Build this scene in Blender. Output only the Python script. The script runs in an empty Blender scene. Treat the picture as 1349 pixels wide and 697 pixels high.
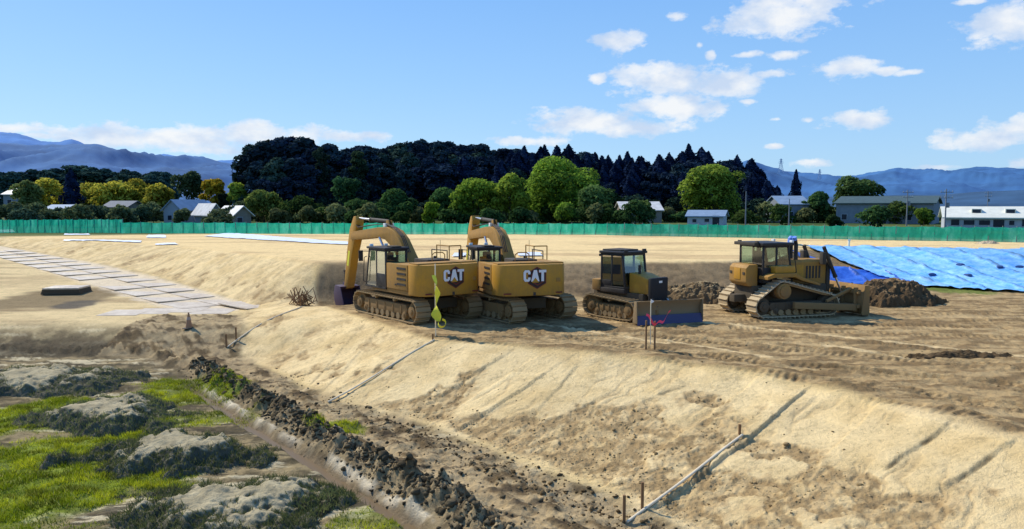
import bpy, bmesh, math, random
import numpy as np
from mathutils import Matrix, Vector

random.seed(7)
RNG = np.random.default_rng(11)
sc = bpy.context.scene
COL = sc.collection
PI = math.pi
R = math.radians

# ------------------------------------------------------------------ camera model
F = 1000.0; W0 = 1349.0; H0 = 697.0; HOR = 270.0; CH = 4.4
TILT = math.atan((H0 / 2 - HOR) / F)
ct, st = math.cos(TILT), math.sin(TILT)

def ray(px, py):
    u = (px - W0 / 2) / F; v = (H0 / 2 - py) / F
    return Vector((u, ct + v * st, -st + v * ct))

def G(px, py, z=0.0):                       # point of height z seen at a photo position
    d = ray(px, py); t = (z - CH) / d.z
    return Vector((d.x * t, d.y * t, z))

def at(px, py, y):                          # point at depth y seen at a photo position
    d = ray(px, py); t = y / d.y
    return Vector((d.x * t, y, CH + d.z * t))

# ------------------------------------------------------------------ noise
_perm = RNG.permutation(4096).astype(np.int32)
_grad = RNG.uniform(0, 2 * PI, 4096)
_gx, _gy = np.cos(_grad).astype(np.float32), np.sin(_grad).astype(np.float32)

def gnoise(x, y):
    fx = np.floor(x); fy = np.floor(y); xf = (x - fx).astype(np.float32); yf = (y - fy).astype(np.float32)
    xi = fx.astype(np.int32); yi = fy.astype(np.int32)
    u = xf * xf * xf * (xf * (xf * 6 - 15) + 10); v = yf * yf * yf * (yf * (yf * 6 - 15) + 10)
    def g(ix, iy, dx, dy):
        h = _perm[(_perm[ix & 4095] + iy) & 4095]
        return _gx[h] * dx + _gy[h] * dy
    a = g(xi, yi, xf, yf); b = g(xi + 1, yi, xf - 1, yf)
    c = g(xi, yi + 1, xf, yf - 1); d = g(xi + 1, yi + 1, xf - 1, yf - 1)
    return ((a + (b - a) * u) * (1 - v) + (c + (d - c) * u) * v) * 1.5

def fbm(x, y, s, o=4, seed=0, gain=0.5):
    r = np.zeros_like(x, dtype=float); a = 1.0; f = 1.0 / s; n = 0
    for i in range(o):
        r += a * gnoise(x * f + 37.3 * seed + 11.7 * i, y * f - 53.1 * seed + 5.3 * i); n += a
        a *= gain; f *= 2.03
    return r / n

def sstep(a, b, x):
    t = np.clip((x - a) / (b - a), 0, 1)
    return t * t * (3 - 2 * t)

# ------------------------------------------------------------------ terrain
def P2(px, py, z):
    p = G(px, py, z); return (p.x, p.y)

CREST = [(-150, 150), (-90, 108), (-46, 72), (-24.5, 55.8), (-9.9, 38.9), (-8.6, 34.0), (-2.6, 25.2),
         (1.0, 22.9), (4.1, 21.2), (6.4, 19.7), (8.1, 17.4), (9.5, 14.0), (12.0, 8.5), (20, -9)]
FOOT = [(-160, 140), (-96, 102), (-50, 72), (-24.5, 49.8), (-14.2, 38.2), (-12.0, 32.9), (-10.6, 28.6),
        (-5.4, 21.9), (-2.3, 19.3), (-0.6, 17.1), (1.3, 15.0), (2.6, 13.2), (5.5, 8.0), (13, -9)]
TCREST = [(-300, 44), (-11.5, 38.9), (-2.2, 39.7), (11.3, 39.7), (15.5, 43.5), (19.5, 52.0), (24.8, 50.5),
          (31.5, 46.8), (40, 43), (130, 34)]
TTOE = [(-300, 41), (-12.5, 36.0), (-9.0, 36.2), (-6.0, 36.4), (-2.2, 34.8), (11, 34.6), (15.5, 38.5), (19.5, 44.5), (21.8, 41.0),
        (25.5, 37.6), (34, 33), (120, 22)]

def sdist(x, y, pl):
    best = np.full(x.shape, 1e18)
    sg = np.where(y >= np.interp(x, [p[0] for p in pl], [p[1] for p in pl]), 1.0, -1.0)
    for (ax, ay), (bx, by) in zip(pl[:-1], pl[1:]):
        dx, dy = bx - ax, by - ay; L2 = dx * dx + dy * dy
        t = np.clip(((x - ax) * dx + (y - ay) * dy) / L2, 0, 1)
        ex = x - ax - t * dx; ey = y - ay - t * dy
        d2 = ex * ex + ey * ey
        np.minimum(best, d2, out=best)
    return np.sqrt(best) * sg

def face_t(x, y, foot, crest):
    f = sdist(x, y, foot); c = sdist(x, y, crest)
    t = np.clip(f / np.maximum(f - c, 1e-4), 0, 1)
    t = np.where(f <= 0, 0.0, np.where(c >= 0, 1.0, t))
    return 0.62 * t + 0.38 * t * t * (3 - 2 * t), f, c

def E(px, py, rx, ry, z):                   # soft ellipse on the ground
    c = G(px, py, z); a = G(px + rx, py, z); b = G(px, py - ry, z); b2 = G(px, py + ry, z)
    return (c.x, (b.y + b2.y) / 2, abs(a.x - c.x), (b.y - b2.y) / 2)

def ell(x, y, e):
    return 1 - np.sqrt(((x - e[0]) / e[2]) ** 2 + ((y - e[1]) / e[3]) ** 2)

RIDGE = [(-40, 30.6), (-14, 29.3), (-11.2, 26.75), (-9.98, 25.1), (-7.38, 22.0), (-4.48, 18.25), (-2.63, 15.85), (-1.08, 13.95), (0.6, 11.2), (5.4, 3.3)]
DITCH = [(-12.5, 26.6), (-10.2, 23.9), (-7.1, 20.0), (-4.8, 17.3), (-3.25, 15.3), (-1.85, 13.6), (-0.4, 11), (3, 3)]

LANES = [((1345, 560), (900, 470), 2.0, .6), ((1345, 500), (700, 432), 2.0, .6), ((760, 470), (1340, 520), 2.4, .6), ((640, 440), (1000, 432), 1.7, .5), ((1348, 440), (960, 425), 2.0, .6), ((830, 430), (1345, 480), 1.7, .5), ((1140, 530), (800, 480), 1.7, .5), ((1345, 420), (1150, 418), 2.0, .6), ((560, 432), (800, 470), 2.4, .6)]
PANELS = -30 + np.cumsum(np.random.default_rng(5).uniform(.9, 2.9, 60)); PTONE = np.random.default_rng(6).uniform(-1, 1, 97)

def terrain(x, y, detail=True):
    """height and base colour of the ground"""
    tE, fE, cE = face_t(x, y, FOOT, CREST)
    tT, fT, cT = face_t(x, y, TTOE, TCREST)
    r = np.hypot(x, y)
    # low ground on the left
    low = -1.4 + 0.85 * sstep(28.3, 31.5, y + 0.10 * x + 1.2 + 0.6 * fbm(x, y, 5, 2, 3)) * sstep(4, -2, x + 6)
    low = low + np.clip((y - 38) * 0.037, 0, 1.75) * sstep(0, -8, x)
    ztop = 1.5 - 0.0085 * np.clip(y - 45, 0, 60)
    pad = 0.0 + tT * ztop + 0.05 * fbm(x, y, 6, 3, 8)
    dip = sstep(1.0, 0.0, np.hypot((x + 8.3) / 3.0, (y - 36.0) / 3.2)) * (1 - tT)
    pad = pad - 0.55 * dip
    z = low + tE * (pad - low)
    # beyond the net the land is flat farmland
    far = sstep(95, 130, r)
    z = z * (1 - far) + 0.9 * far
    near = (x > -3) & (y < 30)
    bump = np.exp(-((cE + 0.15) / 1.0) ** 2) * sstep(-3.5, 3, x) * (y < 31)
    z = z + bump * (0.16 + 0.16 * fbm(x, y, 2.5, 2, 5))
    onslope = sstep(0.02, 0.1, tE) * sstep(0.985, 0.9, tE)
    dR = np.abs(sdist(x, y, RIDGE)); dD = np.abs(sdist(x, y, DITCH))
    wl = sstep(-13.5, -9.5, x + (y - 24) * 0.3)
    nr = fbm(x, y, 0.8, 3, 21)
    ridge = sstep(0.60, 0.05, dR + 0.3 * nr) * ((0.24 * wl + 0.09) * (1 + 1.2 * fbm(x, y, .55, 4, 23, .6)) + .20 * fbm(x, y, .22, 3, 24, .6))
    # rough ground between ditch and slope foot
    sR = sdist(x, y, RIDGE)
    mud = sstep(-1.2, 0.2, sR) * sstep(0.55, -0.1, fE + 0.5 * fbm(x, y, 1.6, 3, 33)) * (y < 34) * (x > -16)
    z = z + ridge
    ditch = sstep(0.34, 0.08, dD + 0.1 * fbm(x, y, .7, 2, 4)) * sstep(-10.9, -10.1, x)
    z = z - 0.22 * ditch
    ruts = fbm((x * .6 - y * .8) * .3, (x * .8 + y * .6) * 1.5, 1.0, 5, 12, .6)
    z = z + 0.17 * mud * ruts + 0.09 * mud * fbm(x, y, 0.35, 4, 17)
    # ---- detail
    padm = (tE > 0.97) & (tT < 0.5)
    padf = sstep(0.93, 1.0, tE) * sstep(0.9, 0.2, tT)
    pr = fbm(x * 0.35 + 0.1 * y, y * 1.3 - x * 0.12, 0.9, 4, 41)
    z = z + padf * 0.06 * pr + padf * 0.045 * fbm(x, y, 0.3, 3, 42) * (r < 60)
    lowf = sstep(0.05, 0.0, tE)
    z = z + lowf * sstep(31, 27, y) * (0.10 * fbm(x, y, 1.3, 4, 51) + 0.045 * fbm(x, y, .35, 3, 52)) * (1 - .45 * ditch)
    facef = sstep(0.03, 0.2, tT) * sstep(1.0, 0.96, tT + .03 * fbm(x, y, 1.5, 3, 63)) * sstep(0.93, 1.0, tE)
    z = z + facef * (0.10 * fbm(x, y, 1.6, 4, 61) + 0.04 * fbm(x, y, 0.4, 3, 62))
    # slope: smooth trimmed panels and rough patches
    ucoord = (x * 0.66 - y * 0.75)
    vcoord = cE
    dw = .10 * fbm(x, y, .35, 3, 69)
    rn = fbm(x, y, 2.1, 5, 71, .58) + 0.40 * sstep(-2.2, -4.2, cE) * sstep(-9, -2, x) - 0.11 - .22 * np.exp(-((cE + .9) / .8) ** 2) + dw
    rough = sstep(0.07, 0.13, rn) * onslope
    rmid = sstep(-.04, 0.06, rn) * onslope
    rill = 1 - np.abs(fbm(ucoord + .25 * fbm(x, y, .8, 2, 66), vcoord * .22, .55, 3, 67)) * 5
    rill = np.clip(rill, 0, 1) ** 2 * onslope * sstep(-.3, .3, fbm(x, y, 2.5, 2, 68))
    z = z + onslope * (0.05 * fbm(x, y, 1.8, 3, 72)) - .03 * rill + rough * (0.05 * fbm(x, y, 0.5, 4, 73) + .045 * fbm(x, y, .13, 3, 74) - 0.035) + rmid * .02 * fbm(x, y, .2, 3, 70)
    uu = ucoord + 0.06 * fbm(x, y, .8, 3, 78)
    pj = np.searchsorted(PANELS, uu)
    hsh = PTONE[pj]
    sp = np.where(cE < -1.55 + PTONE[(pj * 7 + 3) % len(PTONE)] * .9 + .1 * fbm(x, y, .7, 3, 77), 1, 0)
    hsh2 = PTONE[(pj * 13 + 5 + sp * 29) % len(PTONE)]
    z = z + onslope * (0.035 * hsh + .015 * hsh2) * (y < 36)
    seam = np.zeros_like(x); wob = 0.10 * fbm(x, y, 1.1, 4, 79)
    for a, b, w, zz, hh in (((1250, 575), (1166, 652), .04, -.8, .055), ((1360, 596), (1240, 690), .04, -.9, .055), ((1075, 522), (1045, 552), .03, -.2, .03),
                        ((760, 480), (640, 565), .03, -.5, .03), ((905, 500), (868, 525), .03, -.3, .035), ((640, 470), (540, 535), .03, -.5, .025), ((505, 430), (430, 480), .03, -.3, .035), ((480, 425), (395, 480), .03, -.3, .03)):
        pa = G(a[0], a[1], zz * .2); pb = G(b[0], b[1], zz - .2)
        dx, dy = pb.x - pa.x, pb.y - pa.y; L2 = dx * dx + dy * dy
        tt = ((x - pa.x) * dx + (y - pa.y) * dy) / L2; t = np.clip(tt, 0, 1)
        dd = np.hypot(x - pa.x - t * dx, y - pa.y - t * dy)
        sd = (dx * (y - pa.y) - dy * (x - pa.x)) / math.sqrt(L2) + wob
        ends = sstep(-.08, .05, tt) * sstep(1.08, .95, tt)
        seam = np.maximum(seam, sstep(w * 1.4, w * .4, np.abs(sd)) * ends * sstep(-.25, .25, fbm(x, y, .7, 3, 78)) * min(1, hh / .06))
        z = z + hh * sstep(.05, -.05, sd) * sstep(-1.3, -.1, sd) * ends * onslope
    z = z - 0.025 * seam
    trk = np.zeros_like(x)
    for a, b, gg, ww in LANES:
        pa = G(*a); pb = G(*b); dx, dy = pb.x - pa.x, pb.y - pa.y; Lg = math.hypot(dx, dy)
        q = ((x - pa.x) * dx + (y - pa.y) * dy) / Lg; o = (dx * (y - pa.y) - dy * (x - pa.x)) / Lg + .25 * np.sin(q * .35 + gg)
        m = sstep(ww * .5 + .05, ww * .5 - .03, np.abs(np.abs(o) - gg / 2)) * (q > 0) * (q < Lg) * padf * sstep(-.35, .1, fbm(x, y, 1.2, 3, 44))
        z = z + m * (-.035 + .018 * np.sin(q * 2 * PI / .21)); trk = np.maximum(trk, m * (.5 + .5 * np.sin(q * 2 * PI / .21 + 1.2)))
        z = z + .03 * sstep(.09, .0, np.abs(np.abs(np.abs(o) - gg / 2) - ww * .5 - .06)) * (q > 0) * (q < Lg) * padf
    if detail == 'rough':
        return z, rough
    if not detail:
        return z
    # ------------------------------------------------ colours
    def c(*v): return np.array(v, dtype=float)
    n1 = fbm(x, y, 4, 4, 81); n2 = fbm(x, y, 0.7, 4, 82); n3 = fbm(x * .3, y * 1.5, 1.5, 4, 83)
    def mix(A, B, m): return A + (B - A) * m[:, None]
    sand = c(.67, .49, .22); sand2 = c(.54, .385, .18); pale = c(.76, .60, .345)
    brown = c(.30, .205, .095); dkbrown = c(.14, .092, .044); mudc = c(.27, .20, .11); grey = c(.088, .068, .040)
    N = x.size
    col = np.tile(sand, (N, 1))
    col = mix(col, np.tile(sand2, (N, 1)), sstep(-.1, .35, n1) * .7)
    col = mix(col, np.tile(pale, (N, 1)), sstep(.0, .35, fbm(x, y, 7, 3, 84)) * .6)
    # pad
    padc = mix(np.tile(c(.40, .275, .128), (N, 1)), np.tile(c(.215, .142, .066), (N, 1)), sstep(-.22, .25, pr + .6 * n2))
    padc = mix(padc, np.tile(c(.52, .37, .18), (N, 1)), sstep(.0, .3, n3 + .25 * n1) * .55)
    padc = mix(padc, np.tile(c(.17, .112, .052), (N, 1)), trk * .75)
    crk = sstep(.10, .26, fbm(x * .6 + .2 * y, y * 1.6, .8, 5, 43, .65)) * .7
    padc = mix(padc, np.tile(c(.19, .125, .058), (N, 1)), crk)
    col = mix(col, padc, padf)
    # face behind the machines: darker soil
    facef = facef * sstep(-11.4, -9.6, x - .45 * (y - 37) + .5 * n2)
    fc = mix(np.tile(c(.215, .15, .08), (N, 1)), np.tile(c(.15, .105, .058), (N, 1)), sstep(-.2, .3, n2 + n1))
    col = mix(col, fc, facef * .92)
    # terrace: pale sand with browner streaks
    terr = sstep(.9, 1, tT) * sstep(.9, 1.0, tE)
    tc = mix(np.tile(c(.71, .52, .25), (N, 1)), np.tile(c(.50, .345, .17), (N, 1)), sstep(.0, .4, fbm(x * .25, y, 4, 4, 86)) * .9)
    col = mix(col, tc, terr)
    # slope
    slc = mix(np.tile(c(.70, .53, .27), (N, 1)), np.tile(c(.61, .445, .21), (N, 1)), sstep(-.2, .4, fbm(x, y, 1.5, 4, 88)))
    slc = slc * (1 + .075 * (hsh2 * (y < 36)))[:, None]
    slc = mix(slc, np.tile(c(.47, .33, .16), (N, 1)), rmid * .75 * sstep(-.35, .2, n2))
    slc = mix(slc, np.tile(c(.29, .195, .09), (N, 1)), rough * (.22 + .65 * sstep(-.15, .15, fbm(x, y, .4, 4, 76))))
    slc = mix(slc, np.tile(c(.36, .25, .12), (N, 1)), rill * .5)
    slc = mix(slc, np.tile(c(.10, .065, .03), (N, 1)), seam * .8)
    # rills running down the far left face
    ril = fbm(ucoord, vcoord * .12, .7, 5, 89, .6)
    slc = mix(slc, np.tile(c(.50, .365, .19), (N, 1)), sstep(.05, .22, ril) * .65 * (y > 33))
    col = mix(col, slc, onslope)
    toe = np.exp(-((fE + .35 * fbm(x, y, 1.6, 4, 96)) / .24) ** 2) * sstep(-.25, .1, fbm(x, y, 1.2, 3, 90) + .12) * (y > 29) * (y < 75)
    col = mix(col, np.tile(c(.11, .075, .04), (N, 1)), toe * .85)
    # low left: browner flat with streaks
    lowm = sstep(0.08, 0.0, tE) * sstep(29, 31, y)
    lc = mix(np.tile(c(.62, .47, .24), (N, 1)), np.tile(c(.42, .305, .155), (N, 1)), sstep(-.05, .35, fbm(x * .3, y * 1.2, 2.5, 4, 91)))
    col = mix(col, lc, lowm)
    for e, cc, k in ((E(60, 396, 90, 16, -.5), c(.20, .145, .075), .9), (E(100, 400, 34, 6, -.5), c(.10, .085, .065), .9), (E(30, 375, 60, 10, -.4), c(.5, .37, .19), .6)):
        m = sstep(.0, .35, ell(x, y, e) + .5 * fbm(x * .5, y, 2, 4, 92))
        col = mix(col, np.tile(cc, (N, 1)), m * k * lowm)
    pa = P2(-10, 326, .4); pb = P2(310, 408, -.5); dx, dy = pb[0] - pa[0], pb[1] - pa[1]; Lg = math.hypot(dx, dy)
    o = np.abs(dx * (y - pa[1]) - dy * (x - pa[0])) / Lg
    col = mix(col, np.tile(c(.66, .54, .37), (N, 1)), sstep(2.3, 1.6, o + .5 * n2) * (((x - pa[0]) * dx + (y - pa[1]) * dy) < Lg * Lg) * .85 * lowm)
    # near field: muddy step, soil and grass
    nf = sstep(0.06, 0.0, tE) * sstep(31.6, 29.2, y + .1 * x + 1.2 + .8 * n1)
    soil = mix(np.tile(c(.27, .205, .105), (N, 1)), np.tile(c(.11, .085, .045), (N, 1)), sstep(-.2, .25, n2 + .7 * n3))
    soil = mix(soil, np.tile(c(.55, .46, .28), (N, 1)), sstep(.08, .2, fbm(x * .4, y * 1.7, 1.0, 5, 93, .6)) * .85)
    soil = mix(soil, np.tile(c(.075, .06, .036), (N, 1)), sstep(.12, .22, fbm(x * .35, y * 1.8, .8, 5, 99, .6)) * .85)
    col = mix(col, soil, nf)
    bnd = np.exp(-((dR - .1 + .5 * n1) / .55) ** 2) * sstep(-10.2, -11.5, x) * sstep(-.35, .1, n2 + .1)
    col = mix(col, np.tile(c(.06, .05, .034), (N, 1)), bnd * .92)
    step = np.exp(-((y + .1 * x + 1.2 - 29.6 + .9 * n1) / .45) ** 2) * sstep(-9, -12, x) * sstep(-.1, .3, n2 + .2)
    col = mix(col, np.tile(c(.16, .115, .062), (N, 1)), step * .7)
    col = mix(col, np.tile(grey, (N, 1)), sstep(.9, .2, dR + .3 * nr) * nf * .85)
    mc = mix(np.tile(c(.36, .265, .14), (N, 1)), np.tile(c(.13, .09, .045), (N, 1)), sstep(-.05, .22, ruts + .5 * n2))
    mc = mix(mc, np.tile(c(.07, .05, .03), (N, 1)), sstep(.08, .35, fbm(x * .6, y * 1.4, .5, 4, 98)) * .8)
    mc = mix(mc, np.tile(c(.48, .36, .19), (N, 1)), sstep(.05, .3, fbm(x * .5, y * 1.5, .9, 3, 94)) * .6)
    col = mix(col, mc, mud)
    # grass base
    g = grass_mask(x, y)
    gc = mix(np.tile(c(.13, .18, .012), (N, 1)), np.tile(c(.26, .32, .025), (N, 1)), sstep(-.2, .3, n2))
    col = mix(col, gc, g * nf * .9)
    rim = sstep(.13, .04, np.abs(dD - .27 + .10 * n2)) * sstep(-.25, .1, n1 + .6 * fbm(x, y, 1.1, 2, 97)) * sstep(-10.6, -9.8, x) * (sdist(x, y, DITCH) > 0) * sstep(-.3, .1, n2 + .1)
    col = mix(col, np.tile(c(.70, .60, .42), (N, 1)), rim * .75)
    col = mix(col, np.tile(c(.20, .15, .09), (N, 1)), ditch)
    # pale tracked lanes on the pad
    for a, b, w in (((900, 421), (1349, 470), .28), ((760, 408), (890, 404), .3), ((880, 448), (1010, 470), .22), ((1090, 455), (1190, 470), .25), ((700, 425), (880, 452), .2)):
        pa = G(*a); pb = G(*b); dx, dy = pb.x - pa.x, pb.y - pa.y; L2 = dx * dx + dy * dy
        t = np.clip(((x - pa.x) * dx + (y - pa.y) * dy) / L2, 0, 1)
        dd = np.hypot(x - pa.x - t * dx, y - pa.y - t * dy)
        col = mix(col, np.tile(c(.66, .49, .25), (N, 1)), sstep(w, w * .4, dd + .18 * n2 + .05) * padf * .8)
    gs_ = sstep(.0, .3, ell(x, y, E(1262, 380, 45, 6, .1)) + .5 * n2); col = mix(col, np.tile(c(.10, .15, .02), (N, 1)), gs_ * .8)
    farc = mix(np.tile(c(.045, .075, .022), (N, 1)), np.tile(c(.10, .12, .035), (N, 1)), sstep(-.2, .3, fbm(x * .4, y, 14, 3, 95)))
    col = mix(col, farc, sstep(88, 96, np.where(x > 0, r + .26 * x, r) + 1.5 * n1))
    lift = 1.17 - .2 * g * nf
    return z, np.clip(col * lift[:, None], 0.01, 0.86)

GR = [E(40, 660, 190, 90, -1.4), E(30, 550, 80, 30, -1.4), E(60, 610, 150, 40, -1.4), E(235, 520, 110, 22, -1.4), E(300, 550, 60, 12, -1.4), E(440, 560, 48, 12, -1.3),
      E(480, 690, 60, 18, -1.4), E(300, 600, 60, 10, -1.4), E(230, 555, 70, 10, -1.4), E(90, 600, 120, 50, -1.4)]

def grass_mask(x, y):
    m = np.zeros_like(x)
    n = fbm(x, y, 1.6, 4, 101)
    for i, e in enumerate(GR):
        k = (1, 1, 1, .8, .55, .9, .5, .35, .5, 1)[i]
        m = np.maximum(m, k * sstep(-.05, .45, ell(x, y, e) + .75 * n))
    return m

def gz(x, y):
    return float(terrain(np.array([float(x)]), np.array([float(y)]), False)[0])

def onground(px, py, z0=0.0, it=12):        # where a sight line meets the ground
    z = z0
    for _ in range(it):
        p = G(px, py, z); z = 0.5 * z + 0.5 * gz(p.x, p.y)
    p = G(px, py, z); p.z = gz(p.x, p.y)
    return p

# ------------------------------------------------------------------ materials
def newmat(name):
    m = bpy.data.materials.new(name); m.use_nodes = True
    nt = m.node_tree; nt.nodes.clear()
    out = nt.nodes.new('ShaderNodeOutputMaterial'); return m, nt, out

def N(nt, t, **k):
    n = nt.nodes.new(t)
    for a, b in k.items():
        if a.startswith('i_'):
            n.inputs[int(a[2:]) if a[2:].isdigit() else a[2:].replace('_', ' ')].default_value = b
        else: setattr(n, a, b)
    return n

def L(nt, a, b): nt.links.new(a, b)

def mathn(nt, op, a, b=None, cl=False):
    n = nt.nodes.new('ShaderNodeMath'); n.operation = op; n.use_clamp = cl
    for i, v in enumerate((a, b)):
        if v is None: continue
        if isinstance(v, (int, float)): n.inputs[i].default_value = v
        else: nt.links.new(v, n.inputs[i])
    return n.outputs[0]

def ramp(nt, fac, stops):
    n = nt.nodes.new('ShaderNodeValToRGB')
    while len(n.color_ramp.elements) < len(stops): n.color_ramp.elements.new(.5)
    for e, (p, c) in zip(n.color_ramp.elements, stops):
        e.position = p; e.color = (c, c, c, 1) if isinstance(c, (int, float)) else (*c, 1)
    nt.links.new(fac, n.inputs[0]); return n.outputs[0]

def mixc(nt, fac, a, b, mode='MIX'):
    n = nt.nodes.new('ShaderNodeMix'); n.data_type = 'RGBA'; n.blend_type = mode
    for i, v in ((0, fac), (6, a), (7, b)):
        if isinstance(v, (int, float)): n.inputs[i].default_value = v
        elif isinstance(v, tuple): n.inputs[i].default_value = (*v, 1)
        else: nt.links.new(v, n.inputs[i])
    return n.outputs[2]

def noise(nt, co, scale, detail=5, rough=.6, dim='3D'):
    n = nt.nodes.new('ShaderNodeTexNoise'); n.inputs['Scale'].default_value = scale
    n.inputs['Detail'].default_value = detail; n.inputs['Roughness'].default_value = rough
    if co is not None: nt.links.new(co, n.inputs['Vector'])
    return n.outputs[0]

def soil_material(name, bump=.9):
    m, nt, out = newmat(name)
    b = N(nt, 'ShaderNodeBsdfPrincipled'); b.inputs['Roughness'].default_value = 1; b.inputs['Specular IOR Level'].default_value = .08
    at_ = N(nt, 'ShaderNodeAttribute', attribute_name='Col'); co = N(nt, 'ShaderNodeNewGeometry').outputs['Position']
    n1 = noise(nt, co, 9, 6, .7); n2 = noise(nt, co, 1.7, 5, .65); n3 = noise(nt, co, 40, 3, .6)
    k = mathn(nt, 'ADD', mathn(nt, 'MULTIPLY', n1, .55), mathn(nt, 'ADD', mathn(nt, 'MULTIPLY', n2, .45), mathn(nt, 'MULTIPLY', n3, .25)))
    k = ramp(nt, k, [(.44, .55), (.60, .95), (.72, 1.07), (.85, 1.2)])
    L(nt, mixc(nt, 1.0, at_.outputs['Color'], k, 'MULTIPLY'), b.inputs['Base Color'])
    bp = N(nt, 'ShaderNodeBump'); bp.inputs['Strength'].default_value = bump; bp.inputs['Distance'].default_value = .06
    L(nt, mathn(nt, 'ADD', n1, mathn(nt, 'MULTIPLY', n3, .4)), bp.inputs['Height']); L(nt, bp.outputs[0], b.inputs['Normal'])
    L(nt, b.outputs[0], out.inputs[0]); return m

def paint(name, col, rough=.5, dirt=(.35, .26, .14), amount=.5, metal=0, spec=.4, scale=3.0):
    m, nt, out = newmat(name)
    b = N(nt, 'ShaderNodeBsdfPrincipled'); b.inputs['Metallic'].default_value = metal; b.inputs['Specular IOR Level'].default_value = spec
    tc = N(nt, 'ShaderNodeTexCoord').outputs['Object']
    n1 = noise(nt, tc, scale, 6, .7); n2 = noise(nt, tc, scale * 7, 4, .65)
    geo = N(nt, 'ShaderNodeNewGeometry'); sx = N(nt, 'ShaderNodeSeparateXYZ'); L(nt, geo.outputs['Position'], sx.inputs[0])
    lowz = mathn(nt, 'MULTIPLY', mathn(nt, 'SUBTRACT', 1.6, sx.outputs[2], True), .32)
    vm = N(nt, 'ShaderNodeVectorMath', operation='MULTIPLY'); L(nt, tc, vm.inputs[0]); vm.inputs[1].default_value = (5, 5, .5)
    n3 = noise(nt, vm.outputs[0], 1.6, 5, .7)
    n1 = mathn(nt, 'ADD', mathn(nt, 'MULTIPLY', n1, .6), mathn(nt, 'MULTIPLY', n3, .42))
    f = mathn(nt, 'ADD', mathn(nt, 'ADD', mathn(nt, 'MULTIPLY', n1, .8), mathn(nt, 'MULTIPLY', n2, .4)), lowz)
    f = ramp(nt, f, [(.5, 0.0), (.86, 1.0)])
    f = mathn(nt, 'MULTIPLY', f, amount, True)
    L(nt, mixc(nt, f, col, dirt), b.inputs['Base Color'])
    L(nt, mathn(nt, 'ADD', mathn(nt, 'MULTIPLY', f, .5), rough, True), b.inputs['Roughness'])
    bp = N(nt, 'ShaderNodeBump'); bp.inputs['Strength'].default_value = .12; bp.inputs['Distance'].default_value = .02
    L(nt, n2, bp.inputs['Height']); L(nt, bp.outputs[0], b.inputs['Normal'])
    L(nt, b.outputs[0], out.inputs[0]); return m

def leafmat(name, trans=.3):
    m, nt, out = newmat(name)
    at_ = N(nt, 'ShaderNodeAttribute', attribute_name='Col')
    oi = N(nt, 'ShaderNodeObjectInfo'); v = ramp(nt, oi.outputs['Random'], [(0, .75), (1, 1.25)])
    c = mixc(nt, 1.0, at_.outputs['Color'], v, 'MULTIPLY')
    d = N(nt, 'ShaderNodeBsdfDiffuse'); t = N(nt, 'ShaderNodeBsdfTranslucent'); mx = N(nt, 'ShaderNodeMixShader'); mx.inputs[0].default_value = trans
    L(nt, c, d.inputs[0]); L(nt, c, t.inputs[0]); L(nt, d.outputs[0], mx.inputs[1]); L(nt, t.outputs[0], mx.inputs[2]); L(nt, mx.outputs[0], out.inputs[0]); return m

def glassmat(name, tint=(.55, .72, .66), refl=.12, body=.0):
    m, nt, out = newmat(name)
    t = N(nt, 'ShaderNodeBsdfTransparent'); t.inputs[0].default_value = (*tint, 1)
    g = N(nt, 'ShaderNodeBsdfGlossy'); g.inputs['Roughness'].default_value = .05; g.inputs[0].default_value = (.9, .95, 1, 1)
    lw = N(nt, 'ShaderNodeLayerWeight'); lw.inputs[0].default_value = .35
    f = mathn(nt, 'ADD', mathn(nt, 'MULTIPLY', lw.outputs['Fresnel'], .6), refl, True)
    mx = N(nt, 'ShaderNodeMixShader'); L(nt, f, mx.inputs[0]); L(nt, t.outputs[0], mx.inputs[1]); L(nt, g.outputs[0], mx.inputs[2])
    L(nt, mx.outputs[0], out.inputs[0]); return m

M = {}
M['soil'] = soil_material('soil')
M['yellow'] = paint('machine_yellow', (.52, .255, .014), .42, (.27, .155, .045), .7)
M['yellow_dusty'] = paint('dusty_yellow', (.40, .20, .022), .55, (.25, .155, .065), .95, scale=2.2)
M['bladedirt'] = paint('muddy_blade', (.19, .125, .055), .8, (.27, .19, .10), .9)
M['track'] = paint('dusty_track_steel', (.17, .115, .055), .8, (.36, .25, .125), .9, spec=.2)
M['track_pale'] = paint('worn_track_steel', (.42, .34, .23), .55, (.50, .38, .21), .8, spec=.5)
M['black'] = paint('black_steel', (.012, .012, .014), .5, (.13, .10, .07), .35)
M['dark'] = paint('dark_frame', (.03, .027, .024), .7, (.16, .115, .06), .5)
M['grille'] = paint('grille_black', (.008, .008, .01), .6, (.05, .04, .03), .3)
M['chrome'] = paint('cylinder_rod', (.6, .6, .62), .25, (.3, .22, .12), .3, 1.0)
M['purple'] = paint('bucket_steel', (.030, .016, .085), .45, (.10, .055, .04), .45, spec=.5)
M['bladeblue'] = paint('blade_edge_blue', (.012, .022, .13), .4, (.2, .14, .08), .25)
M['white'] = paint('white_paint', (.8, .8, .8), .5, (.5, .42, .3), .15)
M['red'] = paint('logo_red', (.16, .018, .012), .5, (.12, .04, .02), .5)
M['logoblack'] = paint('logo_black', (.014, .010, .008), .5, (.05, .03, .02), .4)
M['glass'] = glassmat('cab_glass')
M['seat'] = paint('seat_fabric', (.018, .018, .02), .9, (.05, .05, .05), .3)
M['wood'] = paint('stake_wood', (.30, .17, .07), .8, (.18, .10, .05), .6, scale=6)
M['palewood'] = paint('pale_batten', (.88, .76, .54), .75, (.55, .42, .25), .3, scale=4)
M['bandtan'] = paint('faded_band', (.52, .40, .34), .7, (.4, .28, .2), .5)
M['trunk'] = paint('bark', (.055, .042, .03), .95, (.02, .018, .015), .6)
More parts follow.
